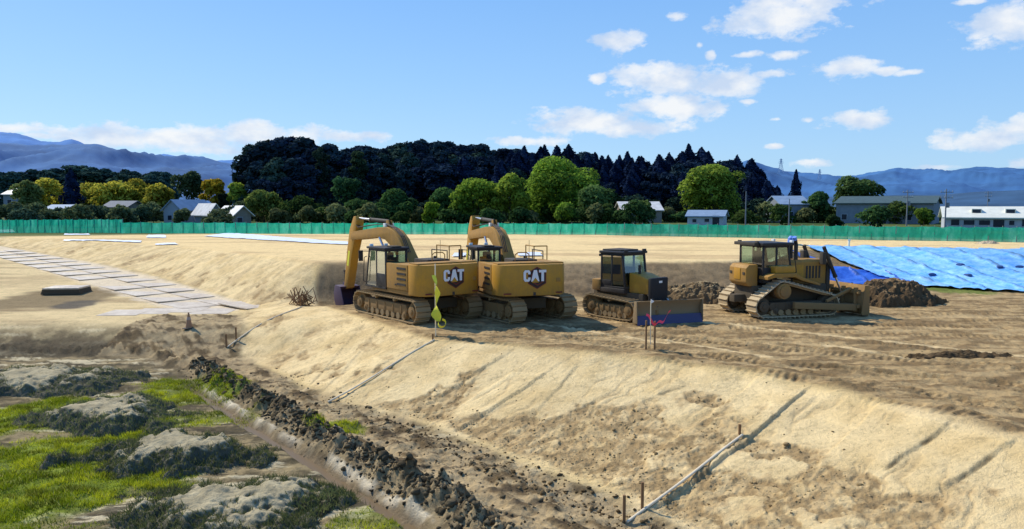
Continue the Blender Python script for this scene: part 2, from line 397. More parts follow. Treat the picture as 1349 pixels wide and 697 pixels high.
M['leaf'] = leafmat('foliage', .42)
M['leafdark'] = leafmat('dark_foliage', .1)
M['blade'] = leafmat('grass_blades', .35)
M['sandbag'] = paint('sandbag_cloth', (.03, .09, .28), .9, (.08, .10, .16), .5)
M['lamp'] = paint('lamp_lens', (.85, .85, .8), .2, (.5, .4, .3), .1)
M['pinkc'] = paint('pink_tape', (.85, .07, .16), .5, (.8, .1, .2), .1)
M['yellowtape'] = paint('yellow_tape', (.85, .80, .06), .55, (.55, .55, .05), .5, scale=9)
M['conered'] = paint('cone_red', (.42, .11, .05), .6, (.4, .28, .15), .6)
M['skytint'] = paint('sky_reflection_blue', (.10, .25, .75), .5, (.5, .6, .8), .5, scale=9)  # sky reflection on the stack tops, painted as a blue colour

def tarpmat(name, c1, c2):
    m, nt, out = newmat(name)
    b = N(nt, 'ShaderNodeBsdfPrincipled'); b.inputs['Roughness'].default_value = .42; b.inputs['Specular IOR Level'].default_value = .55
    co = N(nt, 'ShaderNodeNewGeometry').outputs['Position']
    n = noise(nt, co, 1.3, 6, .7); n2 = noise(nt, co, 6, 4, .6)
    at_ = N(nt, 'ShaderNodeAttribute', attribute_name='Col')
    f = ramp(nt, mathn(nt, 'ADD', mathn(nt, 'MULTIPLY', n, .7), mathn(nt, 'MULTIPLY', n2, .3)), [(.38, 0.0), (.66, 1.0)])
    L(nt, mixc(nt, 1.0, mixc(nt, f, c1, c2), at_.outputs['Color'], 'MULTIPLY'), b.inputs['Base Color'])
    bp = N(nt, 'ShaderNodeBump'); bp.inputs['Strength'].default_value = .5; bp.inputs['Distance'].default_value = .08
    L(nt, n2, bp.inputs['Height']); L(nt, bp.outputs[0], b.inputs['Normal']); L(nt, b.outputs[0], out.inputs[0]); return m
M['tarp'] = tarpmat('blue_tarp', (.095, .36, .83), (.37, .65, .94))
M['tarpshade'] = tarpmat('shaded_blue_tarp', (.012, .075, .42), (.03, .14, .6))  # same sheeting, with the shade of the slope corner put into its colour
M['sheet'] = tarpmat('white_sheet', (.72, .74, .78), (.86, .87, .88))
M['plate'] = tarpmat('pale_plate', (.44, .33, .21), (.72, .60, .43))

def netmat():
    m, nt, out = newmat('green_net')
    co = N(nt, 'ShaderNodeNewGeometry').outputs['Position']
    sx = N(nt, 'ShaderNodeSeparateXYZ'); L(nt, co, sx.inputs[0])
    sc_ = N(nt, 'ShaderNodeVectorMath', operation='MULTIPLY'); L(nt, co, sc_.inputs[0]); sc_.inputs[1].default_value = (1.0, 1.0, .35)
    n = noise(nt, sc_.outputs[0], .9, 5, .7)
    c = ramp(nt, n, [(.30, (.01, .33, .21)), (.52, (.03, .52, .34)), (.72, (.16, .70, .52))])
    d = N(nt, 'ShaderNodeBsdfDiffuse'); t = N(nt, 'ShaderNodeBsdfTranslucent'); mx = N(nt, 'ShaderNodeMixShader'); mx.inputs[0].default_value = .55
    L(nt, c, d.inputs[0]); L(nt, c, t.inputs[0]); L(nt, d.outputs[0], mx.inputs[1]); L(nt, t.outputs[0], mx.inputs[2])
    tr = N(nt, 'ShaderNodeBsdfTransparent'); m2 = N(nt, 'ShaderNodeMixShader'); m2.inputs[0].default_value = .12
    L(nt, mx.outputs[0], m2.inputs[1]); L(nt, tr.outputs[0], m2.inputs[2]); L(nt, m2.outputs[0], out.inputs[0]); return m
M['net'] = netmat()

def plain(name, col, rough=.8, var=.25, scale=1.0, emit=None):
    m, nt, out = newmat(name)
    b = N(nt, 'ShaderNodeBsdfPrincipled'); b.inputs['Roughness'].default_value = rough; b.inputs['Specular IOR Level'].default_value = .2
    co = N(nt, 'ShaderNodeTexCoord').outputs['Object']
    n = noise(nt, co, scale, 5, .6)
    k = ramp(nt, n, [(.3, 1 - var), (.7, 1 + var)])
    L(nt, mixc(nt, 1.0, col, k, 'MULTIPLY'), b.inputs['Base Color']); L(nt, b.outputs[0], out.inputs[0]); return m
M['roofwhite'] = plain('pale_metal_roof', (.58, .57, .54), .5, .2)
M['roofdark'] = plain('dark_roof', (.10, .12, .15), .7, .2)
M['roofgreen'] = plain('green_grey_roof', (.06, .095, .095), .7, .15)
M['roofcream'] = plain('cream_roof', (.66, .66, .56), .6, .1)
M['roofblue'] = plain('blue_grey_roof', (.22, .30, .40), .5, .15)
M['wallgrey'] = plain('grey_wall', (.20, .23, .27), .9, .12)
M['wallpale'] = plain('pale_wall', (.40, .43, .47), .9, .12)
M['walltan'] = plain('tan_wall', (.22, .20, .17), .9, .15)
M['wallhouse'] = plain('house_wall', (.30, .33, .38), .9, .12)
M['window'] = plain('window_glass', (.02, .028, .045), .15, .2)
M['concrete'] = plain('pole_concrete', (.22, .23, .25), .8, .1)
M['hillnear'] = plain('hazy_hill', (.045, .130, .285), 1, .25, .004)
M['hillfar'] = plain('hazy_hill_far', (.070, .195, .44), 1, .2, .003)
M['pylon'] = plain('pylon_steel', (.26, .36, .50), .7, .1)

# ------------------------------------------------------------------ mesh helpers
def tag(o, label=None, cat=None, group=None, kind=None):
    if label: o['label'] = label
    if cat: o['category'] = cat
    if group: o['group'] = group
    if kind: o['kind'] = kind
    return o

def empty(name, loc=(0, 0, 0), rz=0.0, scale=1.0):
    o = bpy.data.objects.new(name, None); COL.objects.link(o)
    o.location = loc; o.rotation_euler = (0, 0, rz); o.scale = (scale,) * 3; o.empty_display_size = .3
    return o

def link(name, me, mat, parent=None):
    o = bpy.data.objects.new(name, me); COL.objects.link(o)
    if mat: me.materials.append(mat)
    if parent: o.parent = parent
    return o

def np_mesh(name, v, f, col=None, smooth=True):
    me = bpy.data.meshes.new(name); v = np.asarray(v, dtype=np.float32); f = np.asarray(f, dtype=np.int32)
    k = f.shape[1]
    me.vertices.add(len(v)); me.vertices.foreach_set('co', v.ravel())
    me.loops.add(f.size); me.loops.foreach_set('vertex_index', f.ravel())
    me.polygons.add(len(f)); me.polygons.foreach_set('loop_start', np.arange(0, f.size, k, dtype=np.int32))
    me.polygons.foreach_set('loop_total', np.full(len(f), k, dtype=np.int32))
    me.update(calc_edges=True)
    if smooth: me.polygons.foreach_set('use_smooth', np.ones(len(f), dtype=bool))
    if col is not None:
        a = me.color_attributes.new('Col', 'FLOAT_COLOR', 'POINT')
        a.data.foreach_set('color', np.c_[col, np.ones(len(v))].astype(np.float32).ravel())
    return me

class MB:
    def __init__(s): s.v = []; s.f = []
    def add(s, vs, fs):
        b = len(s.v); s.v += [Vector(p) for p in vs]; s.f += [[i + b for i in f] for f in fs]; return s
    def box(s, lo, hi, T=None):
        x0, y0, z0 = lo; x1, y1, z1 = hi
        vs = [Vector(p) for p in ((x0, y0, z0), (x1, y0, z0), (x1, y1, z0), (x0, y1, z0), (x0, y0, z1), (x1, y0, z1), (x1, y1, z1), (x0, y1, z1))]
        if T: vs = [T @ p for p in vs]
        return s.add(vs, [(0, 3, 2, 1), (4, 5, 6, 7), (0, 1, 5, 4), (1, 2, 6, 5), (2, 3, 7, 6), (3, 0, 4, 7)])
    def prism(s, poly, a, b, axis='x'):       # poly in the plane across the axis
        def mk(p, t):
            return {'x': (t, p[0], p[1]), 'y': (p[0], t, p[1]), 'z': (p[0], p[1], t)}[axis]
        n = len(poly)
        s.add([mk(p, a) for p in poly] + [mk(p, b) for p in poly],
              [tuple(range(n))[::-1], tuple(range(n, 2 * n))] + [(i, (i + 1) % n, n + (i + 1) % n, n + i) for i in range(n)])
        return s
    def cyl(s, p0, p1, r, n=14, r2=None):
        p0 = Vector(p0); p1 = Vector(p1); r2 = r if r2 is None else r2
        q = (p1 - p0).to_track_quat('Z', 'Y')
        vs = [p0 + q @ Vector((r * math.cos(2 * PI * i / n), r * math.sin(2 * PI * i / n), 0)) for i in range(n)]
        vs += [p1 + q @ Vector((r2 * math.cos(2 * PI * i / n), r2 * math.sin(2 * PI * i / n), 0)) for i in range(n)]
        return s.add(vs, [tuple(range(n))[::-1], tuple(range(n, 2 * n))] + [(i, (i + 1) % n, n + (i + 1) % n, n + i) for i in range(n)])
    def tube(s, pts, r, n=8):
        pts = [Vector(p) for p in pts]
        for a, b in zip(pts[:-1], pts[1:]): s.cyl(a, b, r, n)
        return s
    def bar(s, p0, p1, w, h):                 # rectangular bar between two points
        p0 = Vector(p0); p1 = Vector(p1); q = (p1 - p0).to_track_quat('Y', 'Z'); Lg = (p1 - p0).length
        T = Matrix.Translation(p0) @ q.to_matrix().to_4x4()
        return s.box((-w / 2, 0, -h / 2), (w / 2, Lg, h / 2), T)
    def build(s, name, mat, parent=None, bevel=0.0, ang=35):
        bm = bmesh.new(); vs = [bm.verts.new(p) for p in s.v]
        for f in s.f:
            try: bm.faces.new([vs[i] for i in f])
            except ValueError: pass
        bmesh.ops.recalc_face_normals(bm, faces=bm.faces)
        if bevel:
            es = [e for e in bm.edges if len(e.link_faces) == 2 and e.calc_face_angle(0) > R(30)]
            bmesh.ops.bevel(bm, geom=es, offset=bevel, segments=2, affect='EDGES', clamp_overlap=True, profile=.6)
        me = bpy.data.meshes.new(name); bm.to_mesh(me); bm.free()
        me.polygons.foreach_set('use_smooth', np.ones(len(me.polygons), dtype=bool)); me.set_sharp_from_angle(angle=R(ang))
        return link(name, me, mat, parent)

def copy_tree(o, parent=None):
    c = o.copy(); COL.objects.link(c); c.parent = parent
    for ch in list(o.children): copy_tree(ch, c)
    return c

# ------------------------------------------------------------------ ground sheet
ang = np.concatenate([np.linspace(-180, -56, 36), np.linspace(-55, -40, 60), np.linspace(-39.93, 39.93, 960), np.linspace(40, 55, 60), np.linspace(56, 180, 36)[:-1]])
ang = np.radians(ang)
rad = np.concatenate([np.geomspace(.6, 9.5, 40), np.geomspace(9.6, 26, 470), np.geomspace(26.12, 105, 300), np.geomspace(106, 9000, 70)])
A_, R_ = np.meshgrid(ang, rad)
X = (R_ * np.sin(A_)).ravel(); Y = (R_ * np.cos(A_)).ravel()
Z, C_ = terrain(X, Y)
na, nr_ = len(ang), len(rad)
ii, jj = np.meshgrid(np.arange(nr_ - 1), np.arange(na), indexing='ij')
j2 = (jj + 1) % na
Fq = np.stack([ii * na + jj, ii * na + j2, (ii + 1) * na + j2, (ii + 1) * na + jj], -1).reshape(-1, 4)[:, ::-1]

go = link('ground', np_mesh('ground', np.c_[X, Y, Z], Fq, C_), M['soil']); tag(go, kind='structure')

# ditch water
dp = [(-10.1, 23.75), (-8.6, 21.95), (-7.1, 20.0), (-5.9, 18.6), (-4.8, 17.3), (-3.95, 16.2), (-3.25, 15.3), (-1.85, 13.6), (-1.0, 12.2), (-0.4, 11)]
vs, fs = [], []
for i, (x, y) in enumerate(dp):
    nx, ny = .82, .57; w = .30
    vs += [(x - nx * w, y - ny * w, -1.60), (x + nx * w, y + ny * w, -1.60)]
    if i: fs.append((2 * i - 2, 2 * i - 1, 2 * i + 1, 2 * i))
mw, nt, out = newmat('muddy_water'); b = N(nt, 'ShaderNodeBsdfPrincipled'); b.inputs['Base Color'].default_value = (.17, .115, .055, 1); b.inputs['Roughness'].default_value = .38; b.inputs['Specular IOR Level'].default_value = .3
bp = N(nt, 'ShaderNodeBump'); bp.inputs['Strength'].default_value = .08; L(nt, noise(nt, N(nt, 'ShaderNodeNewGeometry').outputs['Position'], 5), bp.inputs['Height']); L(nt, bp.outputs[0], b.inputs['Normal']); L(nt, b.outputs[0], out.inputs[0])
tag(link('water', np_mesh('water', vs, fs), mw), kind='structure')

# ------------------------------------------------------------------ heaps of soil
def heap(name, label, px, py, w, dep, h, c_top, c_side, seed, flat=.0, rot=0.0, group=None, rough=.12, z0=0.0, cat='soil heap', weeds=0, crown=0):
    c = onground(px, py, z0)
    n = 150
    u, v = np.meshgrid(np.linspace(-1.15, 1.15, n), np.linspace(-1.15, 1.15, n)); u = u.ravel(); v = v.ravel()
    cs, sn = math.cos(rot), math.sin(rot)
    x = c.x + (u * w / 2) * cs - (v * dep / 2) * sn; y = c.y + (u * w / 2) * sn + (v * dep / 2) * cs
    rr = np.hypot(u, v) + (.75 if crown else .45) * fbm(x, y, w * .28, 5, seed, .58) + .16 * fbm(x, y, .35, 3, seed + 1)
    s = np.clip((1 - rr) * (1.0 if crown else 1.0), -.2, 1)
    hh = np.where(s > 0, h * (s ** .8 if flat == 0 else np.minimum(s / (1 - flat), 1) ** (1.0 if crown else .75)), s * .6)
    z = terrain(x, y, False) + hh - .03 + (s > 0) * rough * (fbm(x, y, .8, 4, seed + 2) + .4 * fbm(x, y, .22, 3, seed + 4) + .18 * fbm(x, y, .09, 2, seed + 6)) * (1 - .5 * sstep(.3, .6, s) * (crown > 0))
    gx = np.gradient(z.reshape(n, n), axis=1).ravel() / (2.3 / n * w / 2); gy = np.gradient(z.reshape(n, n), axis=0).ravel() / (2.3 / n * dep / 2)
    sl = np.hypot(gx, gy)
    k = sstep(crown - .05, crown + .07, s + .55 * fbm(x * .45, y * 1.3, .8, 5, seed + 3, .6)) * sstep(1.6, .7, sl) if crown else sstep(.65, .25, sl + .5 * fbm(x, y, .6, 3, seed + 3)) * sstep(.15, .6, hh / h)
    col = np.array(c_side)[None] + (np.array(c_top) - np.array(c_side))[None] * k[:, None]  # lit top and shaded flanks of the heap put into the soil colour
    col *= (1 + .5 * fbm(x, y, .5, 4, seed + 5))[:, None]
    i, j = np.meshgrid(np.arange(n - 1), np.arange(n - 1), indexing='ij')
    f = np.stack([i * n + j, i * n + j + 1, (i + 1) * n + j + 1, (i + 1) * n + j], -1).reshape(-1, 4)
    me = np_mesh(name, np.c_[x - c.x, y - c.y, z - c.z], f, np.clip(col, .005, .9))
    o = link(name, me, M['soil']); o.location = c
    tag(o, label, cat, group)
    if weeds:
        m_ = int(weeds); q = RNG.integers(0, n * n, m_ * 3); q = q[(s[q] > .0) & (k[q] < .6)][:m_]
        bx_ = x[q] - c.x + RNG.normal(0, .03, len(q)); by_ = y[q] - c.y + RNG.normal(0, .03, len(q)); bz_ = z[q] - c.z
        hh_ = RNG.uniform(.03, .13, len(q)); ww_ = RNG.uniform(.006, .014, len(q)); a_ = RNG.uniform(0, 2 * PI, len(q))
        p0 = np.c_[bx_ - np.cos(a_) * ww_, by_ - np.sin(a_) * ww_, bz_ - .01]; p1 = np.c_[bx_ + np.cos(a_) * ww_, by_ + np.sin(a_) * ww_, bz_ - .01]
        p2 = np.c_[bx_ + RNG.normal(0, .6, len(q)) * hh_, by_ + RNG.normal(0, .6, len(q)) * hh_, bz_ + hh_]
        cc = np.array([.10, .125, .05]) + (np.array([.25, .26, .09]) - np.array([.10, .125, .05])) * RNG.uniform(0, 1, (len(q), 1)) ** 2
        wd = link('weeds', np_mesh('weeds', np.stack([p0, p1, p2], 1).reshape(-1, 3), np.arange(3 * len(q)).reshape(-1, 3), np.repeat(cc, 3, 0), smooth=False), M['blade'], o)
        tag(wd, kind='stuff')
    return o

hg = 'dumped soil heaps on the grass'
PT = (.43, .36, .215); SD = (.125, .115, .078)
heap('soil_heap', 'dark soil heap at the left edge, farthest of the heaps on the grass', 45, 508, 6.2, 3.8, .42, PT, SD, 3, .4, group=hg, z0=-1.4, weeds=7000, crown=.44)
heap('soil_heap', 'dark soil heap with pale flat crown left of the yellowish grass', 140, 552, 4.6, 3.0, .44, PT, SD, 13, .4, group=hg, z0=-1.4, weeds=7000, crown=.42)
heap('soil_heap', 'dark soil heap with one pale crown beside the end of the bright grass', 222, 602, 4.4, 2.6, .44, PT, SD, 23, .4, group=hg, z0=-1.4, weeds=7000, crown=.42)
heap('soil_heap', 'wide rough soil heap streaked with pale tops at the bottom edge', 310, 676, 4.6, 3.2, .38, PT, SD, 33, .35, group=hg, rough=.16, z0=-1.4, weeds=9000, crown=.42)
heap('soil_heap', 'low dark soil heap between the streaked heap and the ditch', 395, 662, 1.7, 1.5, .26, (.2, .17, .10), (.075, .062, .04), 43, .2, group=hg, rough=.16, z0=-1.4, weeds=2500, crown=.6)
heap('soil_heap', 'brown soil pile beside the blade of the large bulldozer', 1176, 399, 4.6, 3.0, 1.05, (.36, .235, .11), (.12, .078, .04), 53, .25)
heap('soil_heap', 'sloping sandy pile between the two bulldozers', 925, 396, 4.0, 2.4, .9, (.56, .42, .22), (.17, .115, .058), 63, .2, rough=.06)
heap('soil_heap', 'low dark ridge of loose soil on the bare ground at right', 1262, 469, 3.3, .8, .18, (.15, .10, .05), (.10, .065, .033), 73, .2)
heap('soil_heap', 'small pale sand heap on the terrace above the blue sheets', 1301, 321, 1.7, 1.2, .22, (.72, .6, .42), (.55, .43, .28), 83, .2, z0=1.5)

# ------------------------------------------------------------------ clods
def clods():
    ico = bmesh.new(); bmesh.ops.create_icosphere(ico, subdivisions=1, radius=1)
    bv = np.array([v.co[:] for v in ico.verts]); bf = np.array([[v.index for v in f.verts] for f in ico.faces]); ico.free()
    V, Fs, Cs = [], [], []
    base = 0
    def put(x, y, s, col, sink=.3):
        nonlocal base
        seed = RNG.uniform(0, 100)
        d = 1 + RNG.uniform(-.38, .38, len(bv)) + .25 * np.sin(bv @ RNG.normal(0, 2.2, 3) + seed)
        sc3 = np.array([1, .8, .65]) * RNG.uniform(.75, 1.3, 3)
        a = RNG.uniform(0, 2 * PI); ca, sa = math.cos(a), math.sin(a)
        p = bv * d[:, None] * sc3 * s
        p = np.c_[p[:, 0] * ca - p[:, 1] * sa, p[:, 0] * sa + p[:, 1] * ca, p[:, 2]]
        p += np.array([x, y, 0]); V.append(p); Fs.append(bf + base); base += len(bv)
        Cs.append(np.tile(np.array(col) * RNG.uniform(.55, 1.6), (len(bv), 1))); return len(V) - 1
    pts = []
    pl = RIDGE[2:9]
    seg = [(a, b, math.hypot(b[0] - a[0], b[1] - a[1])) for a, b in zip(pl[:-1], pl[1:])]
    tot = sum(s[2] for s in seg)
    for k in range(4200):
        q = RNG.uniform(0, tot)
        for a, b, l in seg:
            if q < l: break
            q -= l
        t = q / l; off = RNG.normal(.05, .22)
        nx, ny = (b[1] - a[1]) / l, -(b[0] - a[0]) / l
        x = a[0] + (b[0] - a[0]) * t + nx * off; y = a[1] + (b[1] - a[1]) * t + ny * off
        s = RNG.gamma(1.3, .020) + .006; pts.append((x, y, min(s, .115), (.105, .082, .048)))
    for k in range(800):                          # rough toe of the slope
        t = RNG.uniform(0, 1); i = RNG.integers(7, 11); a, b = FOOT[i], FOOT[i + 1]
        x = a[0] + (b[0] - a[0]) * t + RNG.normal(-.2, .45); y = a[1] + (b[1] - a[1]) * t + RNG.normal(-.15, .35)
        pts.append((x, y, min(RNG.gamma(1.6, .011) + .007, .075), (.14, .095, .045)))
    for k in range(420):                          # between ditch and slope
        t = RNG.uniform(0, 1); i = RNG.integers(3, 8); a, b = RIDGE[i], RIDGE[i + 1]
        o = RNG.uniform(.2, 2.3)
        x = a[0] + (b[0] - a[0]) * t + o * .78; y = a[1] + (b[1] - a[1]) * t + o * .6
        pts.append((x, y, min(RNG.gamma(1.6, .012) + .008, .08), (.12, .095, .055)))
    for k in range(700):                          # bits lying on the pad edge and on the rough slope
        x = RNG.uniform(-7, 14); y = RNG.uniform(13, 31); pts.append((x, y, .006 + RNG.gamma(1.3, .007), (.26, .18, .085)))
    gx_ = RNG.uniform(-8, 13, 16000); gy_ = RNG.uniform(12.5, 27, 16000); rg = terrain(gx_, gy_, 'rough')[1]
    sel = np.nonzero((rg > .5) & (np.abs(gx_) < .72 * gy_))[0][:2600]
    for q in sel: pts.append((gx_[q], gy_[q], .005 + min(RNG.gamma(1.3, .008), .045), (.40, .28, .13)))
    P = np.array([(p[0], p[1]) for p in pts]); zz = terrain(P[:, 0], P[:, 1], False)
    for p in pts: put(*p)
    for i, p in enumerate(pts): V[i][:, 2] += zz[i] + p[2] * .08
    me = np_mesh('soil_clods', np.concatenate(V), np.concatenate(Fs), np.clip(np.concatenate(Cs), .008, .9), smooth=False)
    tag(link('soil_clods', me, M['soil']), 'dark loose clods heaped along the ditch and scattered at the slope foot', 'soil clods', kind='stuff')
clods()

# ------------------------------------------------------------------ grass
def grass():
    n = 420000
    x = RNG.uniform(-17, 0, n); y = RNG.uniform(11.5, 26, n)
    keep = (np.abs(x) < y * .76) & (sdist(x, y, FOOT) < .3)
    x, y = x[keep], y[keep]
    m = grass_mask(x, y); clump = sstep(-.25, .25, fbm(x, y, .5, 3, 121))
    k = RNG.uniform(0, 1, len(x)) < m * (.25 + .75 * clump)
    x, y, m, clump = x[k], y[k], m[k], clump[k]
    z = terrain(x, y, False); n = len(x)
    h = RNG.uniform(.05, .13, n) * (.5 + .6 * clump) * (.6 + .4 * m); w = RNG.uniform(.006, .013, n)
    a = RNG.uniform(0, 2 * PI, n); dx, dy = np.cos(a), np.sin(a); lx = RNG.normal(0, .5, n) * h; ly = RNG.normal(0, .5, n) * h
    p0 = np.c_[x - dx * w, y - dy * w, z - .01]; p1 = np.c_[x + dx * w, y + dy * w, z - .01]; p2 = np.c_[x + lx, y + ly, z + h]
    v = np.stack([p0, p1, p2], 1).reshape(-1, 3); f = np.arange(3 * n).reshape(-1, 3)
    t = sstep(-.3, .35, fbm(x, y, 1.7, 3, 122) + RNG.normal(0, .12, n))[:, None]
    yel = (RNG.uniform(0, 1, n) < .12)[:, None]
    c = np.array([.22, .27, .012]) * (1 - t) + np.array([.56, .57, .03]) * t
    dk = sstep(-.02, .2, fbm(x * .7, y * 1.9, .9, 4, 123))[:, None]; c = c * (1 - .62 * dk) + np.array([.05, .06, .02]) * .5 * dk
    c = np.where(yel, np.array([.42, .40, .10]), c) * RNG.uniform(.6, 1.3, n)[:, None]
    c = c * (1 - .35 * sstep(23, 17, y)[:, None] * 0)
    o = link('grass', np_mesh('grass', v, f, np.repeat(c, 3, 0), smooth=False), M['blade'])
    tag(o, 'short bright green grass growing on the low ground beside the ditch', 'grass', kind='stuff')
grass()


# ------------------------------------------------------------------ machines
def hull(pts):
    pts = sorted(set(pts)); 
    def half(ps):
        h = []
        for p in ps:
            while len(h) >= 2 and (h[-1][0] - h[-2][0]) * (p[1] - h[-2][1]) - (h[-1][1] - h[-2][1]) * (p[0] - h[-2][0]) <= 0: h.pop()
            h.append(p)
        return h
    a = half(pts); b = half(pts[::-1]); return a[:-1] + b[:-1]

def track(root, side_x, wheels, width, pitch, mat, rollers, frame_lo, frame_hi, grouser=.035, mat_frame=None):
    """one crawler track: belt of shoes around its wheels, frame and rollers; wheels = (y, z, r)"""
    mf = mat_frame or M['yellow_dusty']
    pts = []
    for (y, z, r) in wheels:
        pts += [(round(y + r * math.cos(t * PI / 24), 5), round(z + r * math.sin(t * PI / 24), 5)) for t in range(48)]
    h = hull(pts); h.append(h[0])
    ls = [math.hypot(b[0] - a[0], b[1] - a[1]) for a, b in zip(h[:-1], h[1:])]; tot = sum(ls)
    n = int(round(tot / pitch)); out = []
    for k in range(n):
        q = (k + .5) * tot / n; i = 0
        while q > ls[i]: q -= ls[i]; i += 1
        a, b = h[i], h[i + 1]; t = q / ls[i]
        out.append((a[0] + (b[0] - a[0]) * t, a[1] + (b[1] - a[1]) * t))
    m = MB(); pl = tot / n
    for k in range(n):
        p0, p1 = out[k - 1], out[(k + 1) % n]; p = out[k]
        d = Vector((0, p1[0] - p0[0], p1[1] - p0[1])).normalized(); nrm = Vector((0, d.z, -d.y))
        T = Matrix(((1, 0, 0, side_x), (0, d.y, nrm.y, p[0]), (0, d.z, nrm.z, p[1]), (0, 0, 0, 1)))
        m.box((-width / 2, -pl * .47, -.005), (width / 2, pl * .47, .035), T)
        m.box((-width / 2, pl * .22, .035), (width / 2, pl * .36, .035 + grouser), T)
        m.box((-.11, -pl * .5, -.07), (.11, pl * .5, -.005), T)
    tr = m.build('track', mat, root)
    fr = MB().prism([(frame_lo[0], frame_lo[1]), (frame_hi[0], frame_lo[1]), (frame_hi[0] + .12, (frame_lo[1] + frame_hi[1]) / 2), (frame_hi[0], frame_hi[1]), (frame_lo[0], frame_hi[1]), (frame_lo[0] - .12, (frame_lo[1] + frame_hi[1]) / 2)], side_x - width * .36, side_x + width * .36)
    for k in range(5):                           # stiffening ribs on the outer face
        yy = frame_lo[0] + (frame_hi[0] - frame_lo[0]) * (k + .5) / 5
        fr.box((side_x - width * .40, yy - .03, frame_lo[1] + .02), (side_x + width * .40, yy + .03, frame_hi[1] - .03))
    fr.build('track_frame', mf, tr, .015)
    for i, (y, z, r) in enumerate(wheels):
        w = MB().cyl((side_x - .13, y, z), (side_x + .13, y, z), r * .9, 24)
        w.cyl((side_x - width * .42, y, z), (side_x + width * .42, y, z), r * .55, 20).cyl((side_x - width * .47, y, z), (side_x + width * .47, y, z), r * .25, 12)
        w.build('wheel', mf, tr, .01)
    for (y, z, r) in rollers:
        MB().cyl((side_x - width * .38, y, z), (side_x + width * .38, y, z), r, 14).build('roller', M['track'], tr)
    return tr

LET = {
    'C': [(.0, .2), (.12, .0), (.5, .0), (.64, .16), (.64, .36), (.42, .36), (.42, .22), (.36, .2), (.27, .2), (.22, .28), (.22, .74), (.27, .8), (.36, .8), (.42, .77), (.42, .64), (.64, .64), (.64, .84), (.5, 1.0), (.12, 1.0), (.0, .82)],
    'A': [(.0, .0), (.24, .0), (.29, .2), (.49, .2), (.54, .0), (.78, .0), (.53, 1.0), (.25, 1.0)],
    'T': [(.22, .0), (.46, .0), (.46, .78), (.68, .78), (.68, 1.0), (.0, 1.0), (.0, .78), (.22, .78)]}

def logo(root, cx, y, z, h, parent_mat='yellow'):
    """black and red six-sided badge with the white letters C A T, on a face looking along -y"""
    def P(poly, s, ox, oz, y0, y1, name, mat, par):
        m = MB(); m.prism([(ox + p[0] * s, oz + p[1] * s) for p in poly], y0, y1, 'y'); return m.build(name, mat, par)
    r = h * .98
    hexa = [(math.cos(R(30 + 60 * k)) * r, math.sin(R(30 + 60 * k)) * r) for k in range(6)]
    hx = P(hexa, 1, cx + .30 * h, z + h * .30, y - .012, y, 'badge', M['red'], root)
    P(hexa, .90, cx + .30 * h, z + h * .30, y - .016, y - .0125, 'badge_face', M['logoblack'], hx)
    P(hexa, .70, cx + .34 * h, z + h * .28, y - .019, y - .0165, 'badge_ring', M['red'], hx)
    P(hexa, .55, cx + .34 * h, z + h * .28, y - .022, y - .0195, 'badge_core', M['logoblack'], hx)
    x = cx - .98 * h
    for ch in 'CAT':
        P(LET[ch], h, x, z, y - .032, y - .0225, 'letter', M['white'], hx)
        x += {'C': .70, 'A': .74, 'T': .7}[ch] * h
    tri = [(-.34, -.10), (.34, -.10), (0, .34)]
    P(tri, h, cx + .12 * h, z, y - .036, y - .0325, 'badge_triangle', M['yellow'], hx)

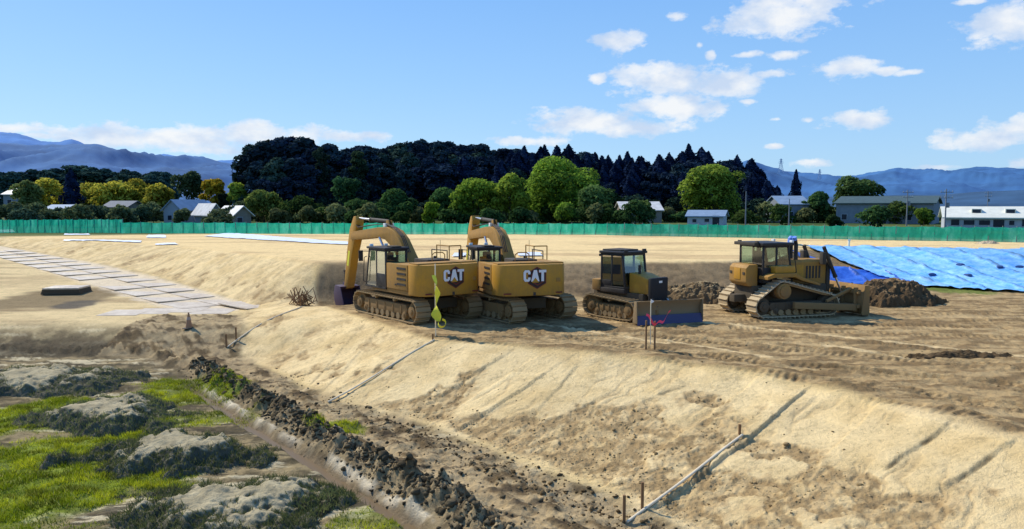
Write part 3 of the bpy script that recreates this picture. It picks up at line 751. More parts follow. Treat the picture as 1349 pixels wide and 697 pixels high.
def pillar_cab(root, x0, x1, y0, y1, z0, z1, slant, mat, roof_over=.06, roof_t=.09, door_side=-1, waist=None, name='cab'):
    """closed cab: frame of posts and rails, a pane in every side, roof and a seat inside"""
    t = .075
    cab = MB()
    front_top = y1 - slant
    posts = [((x0, y0), (x0, y0)), ((x1, y0), (x1, y0)), ((x0, y1), (x0, front_top)), ((x1, y1), (x1, front_top))]
    for (a, b) in posts:
        cab.bar((a[0] + (t / 2 if a[0] == x0 else -t / 2), a[1] + (t / 2 if a[1] == y0 else -t / 2), z0), (b[0] + (t / 2 if b[0] == x0 else -t / 2), b[1] + (t / 2 if b[1] == y0 else -t / 2), z1), t, t)
    ym = y0 + (y1 - y0) * .45
    for x in (x0 + t / 2, x1 - t / 2): cab.box((x - .03, ym - .04, z0), (x + .03, ym + .04, z1))
    cab.box((x0, y0, z0 - .02), (x1, y1, z0 + .06))
    wz = waist or z0 + .06
    cab.box((x0 + .004, y0 + .004, z0 + .06), (x1 - .004, ym - .05, wz))
    cab.box((x0, y0, z1 - .07), (x1, y0 + t, z1)); cab.box((x0, front_top - t, z1 - .07), (x1, front_top, z1))
    for x in (x0, x1 - t): cab.box((x + .001, y0 + t, z1 - .072), (x + t - .001, front_top - t, z1 - .002))
    c = cab.build(name, mat, root, .012)
    MB().box((x0 - roof_over, y0 - roof_over, z1), (x1 + roof_over, front_top + roof_over * 1.5, z1 + roof_t)).build('roof', mat, c, .03)
    e = .02
    def pane(vs): MB().add(vs, [(0, 1, 2, 3)]).build('pane', M['glass'], c)
    for x in (x0 + e, x1 - e):
        pane([(x, y0 + t, wz), (x, ym - .05, wz), (x, ym - .05, z1 - .08), (x, y0 + t, z1 - .08)])
        k = slant * .93
        pane([(x, ym + .05, z0 + .07), (x, y1 - t, z0 + .07), (x, y1 - t - k, z1 - .08), (x, ym + .05, z1 - .08)])
    pane([(x0 + t, y0 + e, wz), (x1 - t, y0 + e, wz), (x1 - t, y0 + e, z1 - .08), (x0 + t, y0 + e, z1 - .08)])
    pane([(x0 + t, y1 - e, z0 + .07), (x1 - t, y1 - e, z0 + .07), (x1 - t, front_top - e, z1 - .08), (x0 + t, front_top - e, z1 - .08)])
    xc = (x0 + x1) / 2; ys = y0 + (y1 - y0) * .32
    MB().box((xc - .25, ys - .05, z0 + .45), (xc + .25, ys + .42, z0 + .6)).box((xc - .24, ys - .14, z0 + .55), (xc + .24, ys - .02, z0 + 1.2)).box((xc - .13, ys - .13, z0 + 1.2), (xc + .13, ys - .05, z0 + 1.4)).box((xc - .2, ys, z0 + .06), (xc + .2, ys + .35, z0 + .45)).build('seat', M['seat'], c, .04)
    MB().box((xc - .38, ys - .1, z0 + .06), (xc - .28, ys + .5, z0 + .78)).box((xc + .28, ys - .1, z0 + .06), (xc + .38, ys + .5, z0 + .78)).build('console', M['seat'], c, .03)
    return c

def hydraulic(root, a, b, r, frac=.55, name='cylinder', mat='yellow'):
    a = Vector(a); b = Vector(b); m = a.lerp(b, frac)
    o = MB().cyl(a, m, r, 14).cyl(a.lerp(b, frac - .04), m, r * 1.18, 14).build(name, M[mat], root)
    MB().cyl(m, b, r * .55, 12).build('rod', M['chrome'], o); return o

def excavator(label, loc, rz, swing=0.0):
    root = empty('excavator', loc, rz); tag(root, label, 'excavator', 'crawler excavators')
    for s in (-1, 1):
        tr = track(root, s * 1.19, [(2.02, .47, .40), (-2.02, .47, .40), (1.5, .3, .23), (-1.5, .3, .23)], .62, .19, M['track'],
              [(-1.4 + .4 * k, .22, .13) for k in range(8)] + [(-.7, .80, .07), (.7, .80, .07)], (-1.55, .30), (1.55, .68))
        tr.rotation_euler = (0, 0, swing)
    MB().box((-.95, -1.55, .42), (.95, 1.55, .82)).cyl((0, 0, .82), (0, 0, 1.03), .62, 28).build('undercarriage', M['dark'], root, .02)
    # revolving upper
    MB().box((-1.33, -1.9, 1.03), (1.36, 1.15, 1.2)).box((-.45, 1.15, 1.03), (.6, 1.6, 1.2)).build('deck', M['yellow_dusty'], root, .02)
    out = [(-1.36, -1.80), (-1.37, -2.20), (-1.30, -2.50), (-1.12, -2.72), (-.8, -2.80), (.8, -2.80), (1.12, -2.72), (1.30, -2.50), (1.37, -2.20), (1.36, -1.80)]
    cw = MB().prism(out, 1.06, 2.22, 'z').build('counterweight', M['yellow'], root, .06)
    # recessed seams, lifting eyes and reflectors
    for xx in (-1.02, .98): MB().box((xx - .17, -2.79, 1.14), (xx + .12, -2.772, 1.19), Matrix.Rotation(0, 4, 'Z')).build('reflector', M['red'], cw)
    MB().box((.86, -2.80, 1.56), (1.03, -2.765, 1.70)).build('camera_cover', M['yellow_dusty'], cw, .01)
    MB().box((-.05, -2.808, 1.08), (.05, -2.795, 1.2)).build('latch', M['black'], cw)
    logo(cw, -.03, -2.80, 1.60, .42)
    MB().box((-1.30, -1.79, 2.22), (1.30, -2.45, 2.27)).build('counterweight_cap', M['yellow_dusty'], cw, .03)
    # side cabinets and engine cover
    lh = MB().box((-1.37, -1.78, 1.205), (-.52, -.14, 2.18)).build('side_cabinet', M['yellow_dusty'], root, .03)
    for k in range(4): MB().box((-1.385, -1.66, 1.38 + .2 * k), (-1.365, -.98, 1.46 + .2 * k)).build('louvre', M['black'], lh)
    MB().box((-1.386, -.92, 1.36), (-1.365, -.82, 1.42)).build('handle', M['black'], lh)
    rh = MB().box((.52, -1.78, 1.205), (1.37, -.1, 2.22)).box((.62, -.1, 1.205), (1.37, 1.15, 1.85)).build('side_cabinet', M['yellow_dusty'], root, .03)
    MB().box((1.365, -1.5, 1.5), (1.385, -.5, 1.9)).build('louvre', M['black'], rh)
    eh = MB().box((-.50, -1.78, 1.205), (.50, -.75, 2.34)).box((-.49, -.75, 1.205), (-.32, .1, 1.8)).build('engine_cover', M['dark'], root, .04)
    MB().cyl((.25, -1.1, 2.22), (.25, -1.1, 2.42), .07).build('exhaust', M['black'], eh)
    MB().cyl((-.2, -1.5, 2.22), (-.2, -1.5, 2.33), .06).build('cap', M['black'], eh)
    # hand rails on the cover
    MB().tube([(.20, -2.2, 2.34), (.20, -2.2, 2.86), (.72, -2.2, 2.86), (.72, -2.2, 2.34)], .022).tube([(.20, -2.2, 2.86), (.20, -1.3, 2.86), (.20, -1.3, 2.30)], .022).build('handrail', M['yellow_dusty'], root)
    MB().tube([(-.55, -2.2, 2.34), (-.55, -2.2, 2.55), (-.45, -2.2, 2.63), (-.1, -2.2, 2.63), (0, -2.2, 2.55), (0, -2.2, 2.34)], .02).build('handrail', M['yellow_dusty'], root)
    MB().tube([(1.3, .9, 1.85), (1.3, .9, 2.55), (1.3, -.3, 2.55), (1.3, -.3, 2.05)], .022).build('handrail', M['black'], root)
    MB().tube([(.3, -1.4, 2.2), (.3, -1.4, 3.05)], .008).build('antenna', M['black'], root)
    # cab
    c = pillar_cab(root, -1.38, -.42, -.10, 1.68, 1.14, 2.66, .34, M['black'], waist=1.72)
    MB().box((-1.12, -.12, 2.755), (-.68, .3, 2.80)).build('roof_hatch', M['dark'], c, .02)
    for xx in (-1.25, -.6): MB().box((xx - .07, 1.30, 2.755), (xx + .07, 1.40, 2.84)).build('work_lamp', M['lamp'], c, .01)
    MB().tube([(-1.40, 1.6, 1.3), (-1.50, 1.6, 1.35), (-1.50, 1.5, 2.3), (-1.40, 1.45, 2.35)], .016).build('grab_rail', M['black'], c)
    MB().tube([(-1.4, 1.3, 2.55), (-1.62, 1.55, 2.55)], .015).box((-1.72, 1.52, 2.15), (-1.54, 1.56, 2.58)).build('mirror', M['black'], c)
    # boom: its group of parts is lowered a little about the foot
    _n0 = len(bpy.data.objects); before = set(bpy.data.objects)
    bo = MB().prism([(.10, 1.62), (.05, 1.95), (.55, 2.65), (1.05, 3.22), (1.55, 3.55), (2.15, 3.70), (3.0, 3.66), (5.35, 3.42), (5.62, 3.30), (5.66, 3.05), (5.40, 3.03), (3.0, 3.22), (2.3, 3.17), (1.75, 2.90), (.85, 1.90), (.50, 1.55)], -.16, .34).build('boom', M['yellow_dusty'], root, .03)
    for xx in (-.24, .42): MB().cyl((xx - .05, .3, 1.8), (xx + .05, .3, 1.8), .16, 18).build('pin', M['dark'], bo)
    for xx in (-.27, .45): hydraulic(root, (xx, 1.05, 1.35), (xx, 2.55, 3.25), .09, .6, 'boom_cylinder')
    MB().box((.20, 2.3, 3.7), (.30, 2.5, 3.85)).box((-.12, 2.3, 3.7), (-.02, 2.5, 3.85)).build('boom_lamp', M['lamp'], bo, .01)
    hydraulic(root, (.09, 2.35, 3.92), (.09, 5.28, 4.02), .085, .58, 'stick_cylinder', 'dark')
    MB().prism([(2.15, 3.66), (2.55, 3.62), (2.45, 3.98), (2.25, 3.98)], .0, .04).prism([(2.15, 3.66), (2.55, 3.62), (2.45, 3.98), (2.25, 3.98)], .14, .18).build('lug', M['yellow_dusty'], bo)
    for dx in (0, .07, .14): MB().tube([(-.08 + dx, .5, 2.68), (-.08 + dx, 1.0, 3.36), (-.08 + dx, 1.6, 3.68), (-.08 + dx, 2.3, 3.82), (-.08 + dx, 3.6, 3.76), (-.08 + dx, 5.0, 3.62), (-.08 + dx, 5.4, 3.86)], .018, 6).build('hose', M['black'], bo)
    # stick and bucket
    stk = MB().prism([(5.10, 3.92), (5.20, 4.12), (5.42, 4.10), (5.85, 3.50), (6.12, 2.6), (6.55, .62), (6.42, .48), (6.22, .56), (5.62, 2.35), (5.35, 3.0)], -.10, .28).build('stick', M['yellow'], root, .03)
    MB().prism([(5.83, 2.38), (6.00, 2.42), (6.18, 1.62), (6.02, 1.58)], -.106, -.1005).build('warning_strip', M['yellowtape'], stk)
    hydraulic(root, (.09, 5.92, 3.55), (.09, 6.72, 1.35), .075, .6, 'bucket_cylinder', 'dark')
    MB().bar((-.02, 6.40, .98), (-.02, 6.74, 1.33), .06, .1).bar((.2, 6.40, .98), (.2, 6.74, 1.33), .06, .1).bar((.09, 6.74, 1.35), (.09, 6.80, .62), .14, .1).build('linkage', M['dark'], root, .01)
    prof = [(6.30, .62), (6.86, .66), (7.02, .30), (6.98, -.08), (6.78, -.34), (6.45, -.44), (6.05, -.38), (5.92, -.28)]
    inner = [(6.02, -.26), (6.42, -.33), (6.72, -.25), (6.88, -.04), (6.90, .28), (6.76, .55), (6.36, .52)]
    bk = MB().prism(prof + inner, -.37, .55)
    bk.prism([(6.30, .62), (6.86, .66), (7.02, .30), (6.98, -.08), (6.78, -.34), (6.45, -.44), (6.05, -.38), (5.92, -.28), (6.08, .12)], -.41, -.373)
    bk.prism([(6.30, .62), (6.86, .66), (7.02, .30), (6.98, -.08), (6.78, -.34), (6.45, -.44), (6.05, -.38), (5.92, -.28), (6.08, .12)], .553, .59)
    bk.prism([(6.30, .55), (6.86, .62), (6.84, .78), (6.60, .80), (6.34, .76)], -.03, .0).prism([(6.30, .55), (6.86, .62), (6.84, .78), (6.60, .80), (6.34, .76)], .18, .21)
    b = bk.build('bucket', M['purple'], root, .012)
    for k in range(5): MB().prism([(6.06, -.39), (5.98, -.27), (5.70, -.26)], -.36 + .21 * k, -.26 + .21 * k).build('tooth', M['dark'], b)
    for o in set(bpy.data.objects) - before:
        for v in o.data.vertices:
            if v.co.z > 2.0: v.co.z -= .22 * min(1, (v.co.z - 2.0) / .8)
    return root

def blade(root, w, y, z0, z1, depth, mat, edge, name='blade'):
    n = 9; fr, bk = [], []
    for k in range(n + 1):
        t = k / n; z = z0 + (z1 - z0) * t
        c = depth * ((t - .5) ** 2 * 4)
        fr.append((y + c, z)); bk.append((y + c - .07, z))
    b = MB().prism(fr + bk[::-1], -w / 2, w / 2)
    b.box((-w / 2 + .1, y - .20, z0 + .25), (w / 2 - .1, y - .045, z0 + .40)).box((-w / 2 + .1, y - .17, z1 - .34), (w / 2 - .1, y - .045, z1 - .22))
    for s in (-1, 1):
        b.prism([(y - .1, z0), (y + depth + .06, z0), (y + depth + .02, z1), (y + .02, z1)], s * w / 2 - .018 + s * .02, s * w / 2 + .018 + s * .02)
    for k in range(5): b.box((-w / 2 + .3 + k * (w - .6) / 4 - .03, y - .21, z0 + .1), (-w / 2 + .3 + k * (w - .6) / 4 + .03, y - .03, z1 - .1))
    o = b.build(name, mat, root, .01)
    MB().prism([(y + depth + .035, z0 - .06), (y + depth + .075, z0 - .06), (y + depth * .5 + .05, z0 + .27), (y + depth * .5 + .01, z0 + .27)], -w / 2 - .01, w / 2 + .01).build('cutting_edge', edge, o)
    return o

def bulldozer_large(label, loc, rz):
    root = empty('bulldozer', loc, rz); tag(root, label, 'bulldozer', 'bulldozers')
    for s in (-1, 1):
        track(root, s * 1.02, [(-1.42, .47, .38), (1.55, .47, .38), (-.62, 1.06, .36), (-.9, .30, .22), (1.0, .30, .22)], .66, .20, M['track_pale'],
              [(-1.0 + .34 * k, .22, .12) for k in range(7)], (-1.1, .32), (1.2, .62), .055, M['dark'])
        # final drive boss on the raised sprocket
        MB().cyl((s * 1.02, -.62, 1.06), (s * 1.42, -.62, 1.06), .30, 26).cyl((s * 1.42, -.62, 1.06), (s * 1.47, -.62, 1.06), .22, 22).build('final_drive', M['yellow_dusty'], root, .02)
    MB().box((-.62, -1.55, .48), (.62, 1.9, 1.22)).box((-.18, -2.05, .55), (.18, -1.55, .85)).build('chassis', M['dark'], root, .03)
    # fenders beside the cab
    for s in (-1, 1):
        MB().prism([(-1.25, 1.62), (-.95, 1.74), (.05, 1.74), (.35, 1.55), (1.15, 1.30), (1.15, 1.22), (.30, 1.44), (-.0, 1.58), (-.95, 1.58), (-1.25, 1.5)], s * .62, s * 1.22).build('fender', M['yellow_dusty'], root, .015)
        MB().box((min(s * .64, s * 1.12), -.85, 1.742), (max(s * .64, s * 1.12), .05, 2.02)).build('toolbox', M['yellow'], root, .04)
    # rear tank
    tk = MB().prism([(-1.82, 1.36), (-1.82, 1.92), (-1.68, 2.06), (-1.28, 2.06), (-1.28, 1.2), (-1.68, 1.2)], -.60, .60).build('fuel_tank', M['yellow_dusty'], root, .06)
    for xx in (-.45, .45): MB().box((xx - .07, -1.84, 1.66), (xx + .07, -1.815, 1.76)).build('tail_lamp', M['dark'], tk)
    MB().box((-.22, -1.84, 1.45), (.22, -1.815, 1.9)).build('panel', M['yellow'], tk, .01)
    # hood, radiator guard
    hd = MB().prism([(-.50, 1.2), (-.50, 2.10), (-.42, 2.20), (.42, 2.20), (.50, 2.10), (.50, 1.2)], .15, 1.95, 'y').build('hood', M['yellow_dusty'], root, .03)
    MB().box((-.56, 1.955, .95), (.56, 2.12, 2.16)).build('radiator_guard', M['dark'], hd, .03)
    for s in (-1, 1):
        for k in range(5): MB().box((min(s * .500, s * .512), 1.0 + .15 * k, 1.45), (max(s * .500, s * .512), 1.08 + .15 * k, 1.95)).build('vent', M['black'], hd)
        MB().box((min(s * .5, s * .512), .28, 1.4), (max(s * .5, s * .512), .88, 2.0)).build('side_door', M['yellow'], hd)
    # cab with overhanging roof
    c = pillar_cab(root, -.82, .82, -1.22, .18, 1.36, 2.80, .22, M['black'], .10, .12, waist=1.94)
    MB().box((-.72, -1.55, 2.80), (.72, -1.33, 2.93)).build('air_unit', M['dark'], c, .03)
    for xx in (-.6, .6): MB().box((xx - .09, .18, 2.915), (xx + .09, .26, 3.0)).build('work_lamp', M['lamp'], c, .01)
    for xx in (-.6, .6): MB().box((xx - .09, -1.40, 2.915), (xx + .09, -1.32, 2.98)).build('work_lamp', M['dark'], c, .01)
    MB().tube([(.80, .22, 1.7), (.92, .25, 1.75), (.92, .12, 2.5), (.8, .05, 2.55)], .016).build('grab_rail', M['black'], c)
    # stacks, with added blue caps standing in for reflected sky
    ex = MB().cyl((.34, .62, 2.15), (.34, .62, 2.84), .085, 16).cyl((.34, .62, 2.82), (.40, .52, 3.06), .075, 14).build('exhaust', M['black'], root)
    MB().cyl((.405, .51, 3.0), (.44, .46, 3.12), .085, 12).build('exhaust_sky_cap', M['skytint'], ex)
    pc = MB().cyl((-.22, .80, 2.15), (-.22, .80, 2.90), .08, 14).build('air_intake', M['black'], root)
    MB().cyl((-.22, .80, 2.86), (-.22, .80, 3.06), .15, 18, .13).cyl((-.22, .80, 3.06), (-.22, .80, 3.14), .13, 18, .05).build('intake_sky_cap', M['skytint'], pc)
    # lift cylinders and blade
    for s in (-1, 1):
        hydraulic(root, (s * .62, 1.72, 2.72), (s * .72, 2.62, .72), .075, .62, 'lift_cylinder', 'dark')
        MB().box((min(s * .5, s * .74), 1.62, 2.0), (max(s * .5, s * .72), 1.80, 2.50)).build('lift_mount', M['dark'], root, .03)
        MB().bar((s * 1.48, -.25, .52), (s * 1.48, 2.62, .34), .17, .26).build('push_arm', M['yellow_dusty'], root, .03)
        MB().bar((s * 1.40, 1.3, .62), (s * 1.15, 2.66, 1.05), .09, .12).build('tilt_brace', M['yellow_dusty'], root, .02)
    blade(root, 3.45, 2.78, .06, 1.22, .22, M['yellow_dusty'], M['track_pale'])
    return root

def bulldozer_small(label, loc, rz):
    root = empty('bulldozer', loc, rz); tag(root, label, 'bulldozer', 'bulldozers')
    for s in (-1, 1):
        track(root, s * .85, [(-.86, .47, .38), (1.10, .42, .34), (-.5, .28, .21), (.7, .28, .21)], .56, .17, M['track'],
              [(-.6 + .25 * k, .2, .11) for k in range(7)] + [(.1, .74, .06)], (-.65, .28), (.85, .58))
    MB().box((-.52, -1.25, .42), (.52, 1.35, 1.02)).build('chassis', M['dark'], root, .03)
    MB().box((-.72, -1.16, 1.02), (.72, -.74, 1.46)).build('rear_body', M['yellow_dusty'], root, .05)
    MB().box((-.70, -.74, .98), (.70, .56, 1.16)).build('cab_base', M['black'], root, .03)
    c = pillar_cab(root, -.66, .66, -.74, .58, 1.17, 2.50, .16, M['black'], .05, .10, waist=1.46)
    MB().box((-.5, -.8, 2.60), (.5, .2, 2.66)).build('roof_hatch', M['dark'], c, .02)
    for xx in (-.52, .52): MB().box((xx - .08, .44, 2.58), (xx + .08, .53, 2.68)).build('work_lamp', M['black'], c, .01)
    for xx in (-.45, .45): MB().box((xx - .07, -.98, 2.36), (xx + .07, -.9, 2.46)).build('work_lamp', M['black'], c, .01)
    hd = MB().prism([(.58, 1.02), (.58, 1.80), (1.0, 1.76), (1.52, 1.60), (1.56, 1.02)], -.44, .44).build('hood', M['yellow'], root, .05)
    MB().box((-.48, 1.565, .72), (.48, 1.74, 1.66)).build('radiator_guard', M['grille'], hd, .05)
    MB().box((-.12, 1.742, 1.46), (.06, 1.752, 1.54)).build('plate', M['lamp'], hd)
    MB().cyl((.26, .95, 1.7), (.26, .95, 2.1), .055).build('exhaust', M['black'], hd)
    for s in (-1, 1):
        MB().bar((s * .40, .9, .38), (s * .42, 2.0, .40), .13, .2).build('push_arm', M['yellow_dusty'], root, .02)
        hydraulic(root, (s * .36, 1.35, 1.15), (s * .45, 2.0, .62), .055, .6, 'lift_cylinder', 'dark')
    bl_ = blade(root, 2.75, .0, .05, .86, .18, M['bladedirt'], M['bladeblue']); bl_.location = (0, 2.12, 0); bl_.rotation_euler = (0, 0, R(-20))
    return root

def stand(px, py, y=None):
    p = onground(px, py, 0); return p

EX1 = dict(x=-3.85, y=30.2, rz=R(37)); EX2 = dict(x=-.08, y=30.4, rz=R(19))
excavator('excavator on the left with its bent arm and purple bucket hanging clear of the cab', (EX1['x'], EX1['y'], 0.0), EX1['rz'], R(2))
excavator('excavator second from the left with its arm folded behind the cab', (EX2['x'], EX2['y'], 0.0), EX2['rz'], R(15))
bulldozer_small('small bulldozer with tall dark cab and blade turned toward the viewer', (4.5, 29.9, 0.0), R(-141))
bulldozer_large('large bulldozer with raised sprockets and blue topped stacks facing right', (10.75, 30.7, 0.0), R(-74))


# ------------------------------------------------------------------ draped sheets
def drape(name, label, corners, mat, n=(30, 12), lift=.035, cat='sheet', group=None, wr=.03, seams=0, z0=1.4, world=False, fold=0):
    """sheet laid over the ground between four corners given on the ground"""
    q = [Vector((c[0], c[1], 0)) if world else onground(c[0], c[1], z0) for c in corners]
    u, v = np.meshgrid(np.linspace(0, 1, n[0]), np.linspace(0, 1, n[1])); u = u.ravel(); v = v.ravel()
    def bl(i): return (q[0][i] * (1 - u) * (1 - v) + q[1][i] * u * (1 - v) + q[2][i] * u * v + q[3][i] * (1 - u) * v)
    edge = np.minimum(np.minimum(u, 1 - u), np.minimum(v, 1 - v))
    x = bl(0); y = bl(1); jit = sstep(.12, 0, edge) * .25
    x = x + jit * fbm(x, y, .9, 3, 141); y = y + jit * fbm(x, y, .9, 3, 142)
    z = terrain(x, y, False) + lift + wr * fbm(x, y, .9, 4, 143)
    col = np.ones((len(x), 3))
    if fold:
        fn = fbm(u * 46 + v * 3, v * 2.5, 1, 4, 151); z = z + fold * fn; col *= (1 + .22 * np.clip(fn, -1, 1))[:, None]
    if seams:
        s = np.abs(((u * seams + .10 * fbm(x, y, 3, 2, 144)) % 1) - .5) * 2
        z = z + .10 * sstep(.80, 1.0, s); dk = sstep(.82, .95, s) * .62 * (.4 + .6 * sstep(-.2, .2, fbm(x, y, 1, 3, 145)))
        col *= (1 - dk)[:, None] * np.array([1, 1, 1])
        col *= (1 + .10 * np.sin(np.floor(u * seams) * 7.3))[:, None]
    c = Vector((float(x.mean()), float(y.mean()), float(z.mean())))
    i, j = np.meshgrid(np.arange(n[1] - 1), np.arange(n[0] - 1), indexing='ij'); a = n[0]
    f = np.stack([i * a + j, i * a + j + 1, (i + 1) * a + j + 1, (i + 1) * a + j], -1).reshape(-1, 4)
    o = link(name, np_mesh(name, np.c_[x - c.x, y - c.y, z - c.z], f, col), mat); o.location = c
    tag(o, label, cat, group); return o

# blue sheets over the terrace edge, right
drape('blue_sheet', 'bright blue sheeting over the long terrace slope at the right', [(21.6, 40.6), (43, 24.5), (52, 40.5), (19.8, 53.6)], M['tarp'], (260, 60), .13, 'tarpaulin', wr=.10, seams=15, world=True, fold=.07)
drape('blue_sheet', 'blue sheeting coloured dark as shade in the corner of the slope behind the large bulldozer', [(16.6, 40.6), (21.9, 41.5), (22.0, 44.5), (17.6, 48.5)], M['tarpshade'], (50, 40), .09, 'tarpaulin', wr=.08, seams=3, world=True)
first_bag = None
for px, py, a_ in ((1265, 353, .3), (1317, 356, -.4), (1343, 356, .8), (1228, 366, 1.2), (1275, 367, .1)):
    p = onground(px, py, .8)
    if first_bag is None:
        first_bag = o = MB().prism([(-.30, 0), (-.24, .10), (-.08, .15), (.12, .14), (.26, .08), (.30, 0), (.2, -.05), (-.2, -.05)], -.17, .17).build('sandbag', M['sandbag'], None, .05)
    else:
        o = first_bag.copy(); COL.objects.link(o)
    o.scale = (.8, .7, .7); o.location = (p.x, p.y, p.z + .17); o.rotation_euler = (0, 0, a_); tag(o, 'small dark sandbag weighing down the blue sheeting', 'sandbag', 'sandbags on the blue sheeting')
wg = 'white sheets spread on the terrace'
drape('white_sheet', 'long white sheet stretching toward the left excavator across the terrace', [(268, 312), (462, 323), (462, 319.5), (300, 307)], M['sheet'], (60, 6), .06, group=wg)
drape('white_sheet', 'white strip lying alone in the middle of the left terrace', [(84, 318.2), (186, 320.3), (186, 317.6), (84, 316)], M['sheet'], (30, 5), .06, group=wg, z0=1.0)
drape('white_sheet', 'short white sheet right of the long middle strip', [(205, 324), (236, 323), (232, 320.5), (207, 321.5)], M['sheet'], (14, 5), .06, group=wg, z0=1.0)
drape('white_sheet', 'small bright white sheet below the net near the dark post', [(192, 313.6), (219, 313.8), (217, 310), (195, 310)], M['sheet'], (14, 5), .06, group=wg)
drape('white_sheet', 'white sheet at the far left end of the terrace under the net', [(0, 306.5), (20, 306.5), (18, 303), (0, 303)], M['sheet'], (14, 5), .06, group=wg)
drape('white_sheet', 'faint white strip at the foot of the net behind the left slope', [(85, 310), (118, 310), (118, 308.3), (85, 308.3)], M['sheet'], (12, 4), .06, group=wg)
drape('white_sheet', 'white sheet on the terrace between the two excavators', [(596, 339), (627, 339), (622, 334), (598, 334)], M['sheet'], (12, 5), .06, group=wg)
drape('white_sheet', 'pale sheet on the terrace behind the rail of the second excavator', [(682, 338), (716, 338), (712, 333.5), (684, 333.5)], M['sheet'], (12, 5), .06, group=wg)

# pale plates of the temporary path
pa0 = onground(0, 329, -.2); pa1 = onground(303, 406, -.5)
def plate(cx, cy, ang_, lx, ly, first=[None]):
    if first[0] is None:
        m = MB().box((-.5, -.5, 0), (.5, .5, 1)); o = m.build('path_plate', M['plate'])
        a = o.data.color_attributes.new('Col', 'FLOAT_COLOR', 'POINT'); a.data.foreach_set('color', np.ones(len(o.data.vertices) * 4, dtype=np.float32))
        first[0] = o
    else:
        o = first[0].copy(); COL.objects.link(o)
    o.location = (cx, cy, gz(cx, cy) - .03); o.rotation_euler = (random.uniform(-.004, .004), random.uniform(-.004, .004), ang_ + random.uniform(-.02, .02))
    o.scale = (lx, ly, .04 + random.uniform(0, .008))
    tag(o, 'pale flat plate laid end to end in the temporary path at left', 'path plate', 'plates of the temporary path'); return o
dv = pa1 - pa0; Ln = math.hypot(dv.x, dv.y); ux, uy = dv.x / Ln, dv.y / Ln; an = math.atan2(uy, ux)
k = 0; t = 0.0
while t < Ln - 1:
    l = 3.0
    for off in (-.87, .87):
        if off < 0 and random.random() < .12: continue
        plate(pa0.x + ux * (t + l / 2) - uy * off, pa0.y + uy * (t + l / 2) + ux * off, an, l * 1.004, 1.70)
    t += l
for px, py in ((282, 410), (245, 408), (205, 410), (165, 412)):
    q = onground(px, py, -.5); plate(q.x, q.y, R(4), 1.75, 1.9)

# ------------------------------------------------------------------ small things
s = onground(88, 386, -.5)
st_ = empty('plate_stack', s, R(6)); tag(st_, 'low stack of pale boards with dark front on the left flat', 'stack')
for k in range(4): MB().box((-1.0 + .03 * k, -.75, .09 * k), (1.0 - .02 * k, .75, .09 * k + .082)).build('board', M['dark'] if k < 3 else M['plate'], st_, .008)
me = st_.children[-1].data
if not me.color_attributes:
    a = me.color_attributes.new('Col', 'FLOAT_COLOR', 'POINT'); a.data.foreach_set('color', np.ones(len(me.vertices) * 4, dtype=np.float32))

cpos = onground(249, 432, -.5)
cn = empty('traffic_cone', cpos); tag(cn, 'dull red traffic cone standing at the end of the pale path', 'traffic cone')
MB().box((-.2, -.2, 0), (.2, .2, .035)).build('base', M['black'], cn, .01)
MB().cyl((0, 0, .035), (0, 0, .66), .14, 20, .025).build('cone', M['conered'], cn)
MB().cyl((0, 0, .36), (0, 0, .47), .0885, 20, .068).build('band', M['bandtan'], cn)

def batten(label, top, bot, zt, zb, stakes_top=1, stakes_bot=2, r=.022):
    a = onground(*top, zt); b = onground(*bot, zb)
    root = empty('slope_rail', b); tag(root, label, 'slope rail', 'sloping rails staked on the embankment')
    A = a - b; 
    n = 12; pts = []
    for k in range(n + 1):
        p = b.lerp(a, k / n); g = gz(p.x, p.y); pts.append(Vector((p.x - b.x, p.y - b.y, g - b.z + .035)))
    for _ in range(9): pts = [pts[0]] + [(pts[i - 1] + pts[i] * 2 + pts[i + 1]) / 4 for i in range(1, n)] + [pts[-1]]
    MB().tube(pts, .027, 8).build('rail', M['palewood'], root)
    pr = Vector((-A.y, A.x, 0)).normalized()
    for cnt, q in ((stakes_bot, Vector((0, 0, 0))), (stakes_top, A)):
        for i in range(cnt):
            off = pr * (.07 + .0 * i) + A.normalized() * (.0 if i == 0 else (.55 if q.length == 0 else -.4))
            g = gz(b.x + q.x + off.x, b.y + q.y + off.y) - b.z
            MB().box((q.x + off.x - .026, q.y + off.y - .026, g - .25), (q.x + off.x + .026, q.y + off.y + .026, g + (.52 if q.length == 0 else .22))).build('stake', M['wood'], root)
    return root
batten('pale sloping rail with two brown stakes in the near foreground', (978, 574), (826, 690), -.6, -1.3, 1, 2)
batten('pale sloping rail below the post with the yellow tape', (572, 449), (432, 531), 0, -1.4, 1, 0)
batten('short pale sloping rail running up to the brush pile', (398, 405), (300, 458), 0, -1.0, 1, 2)

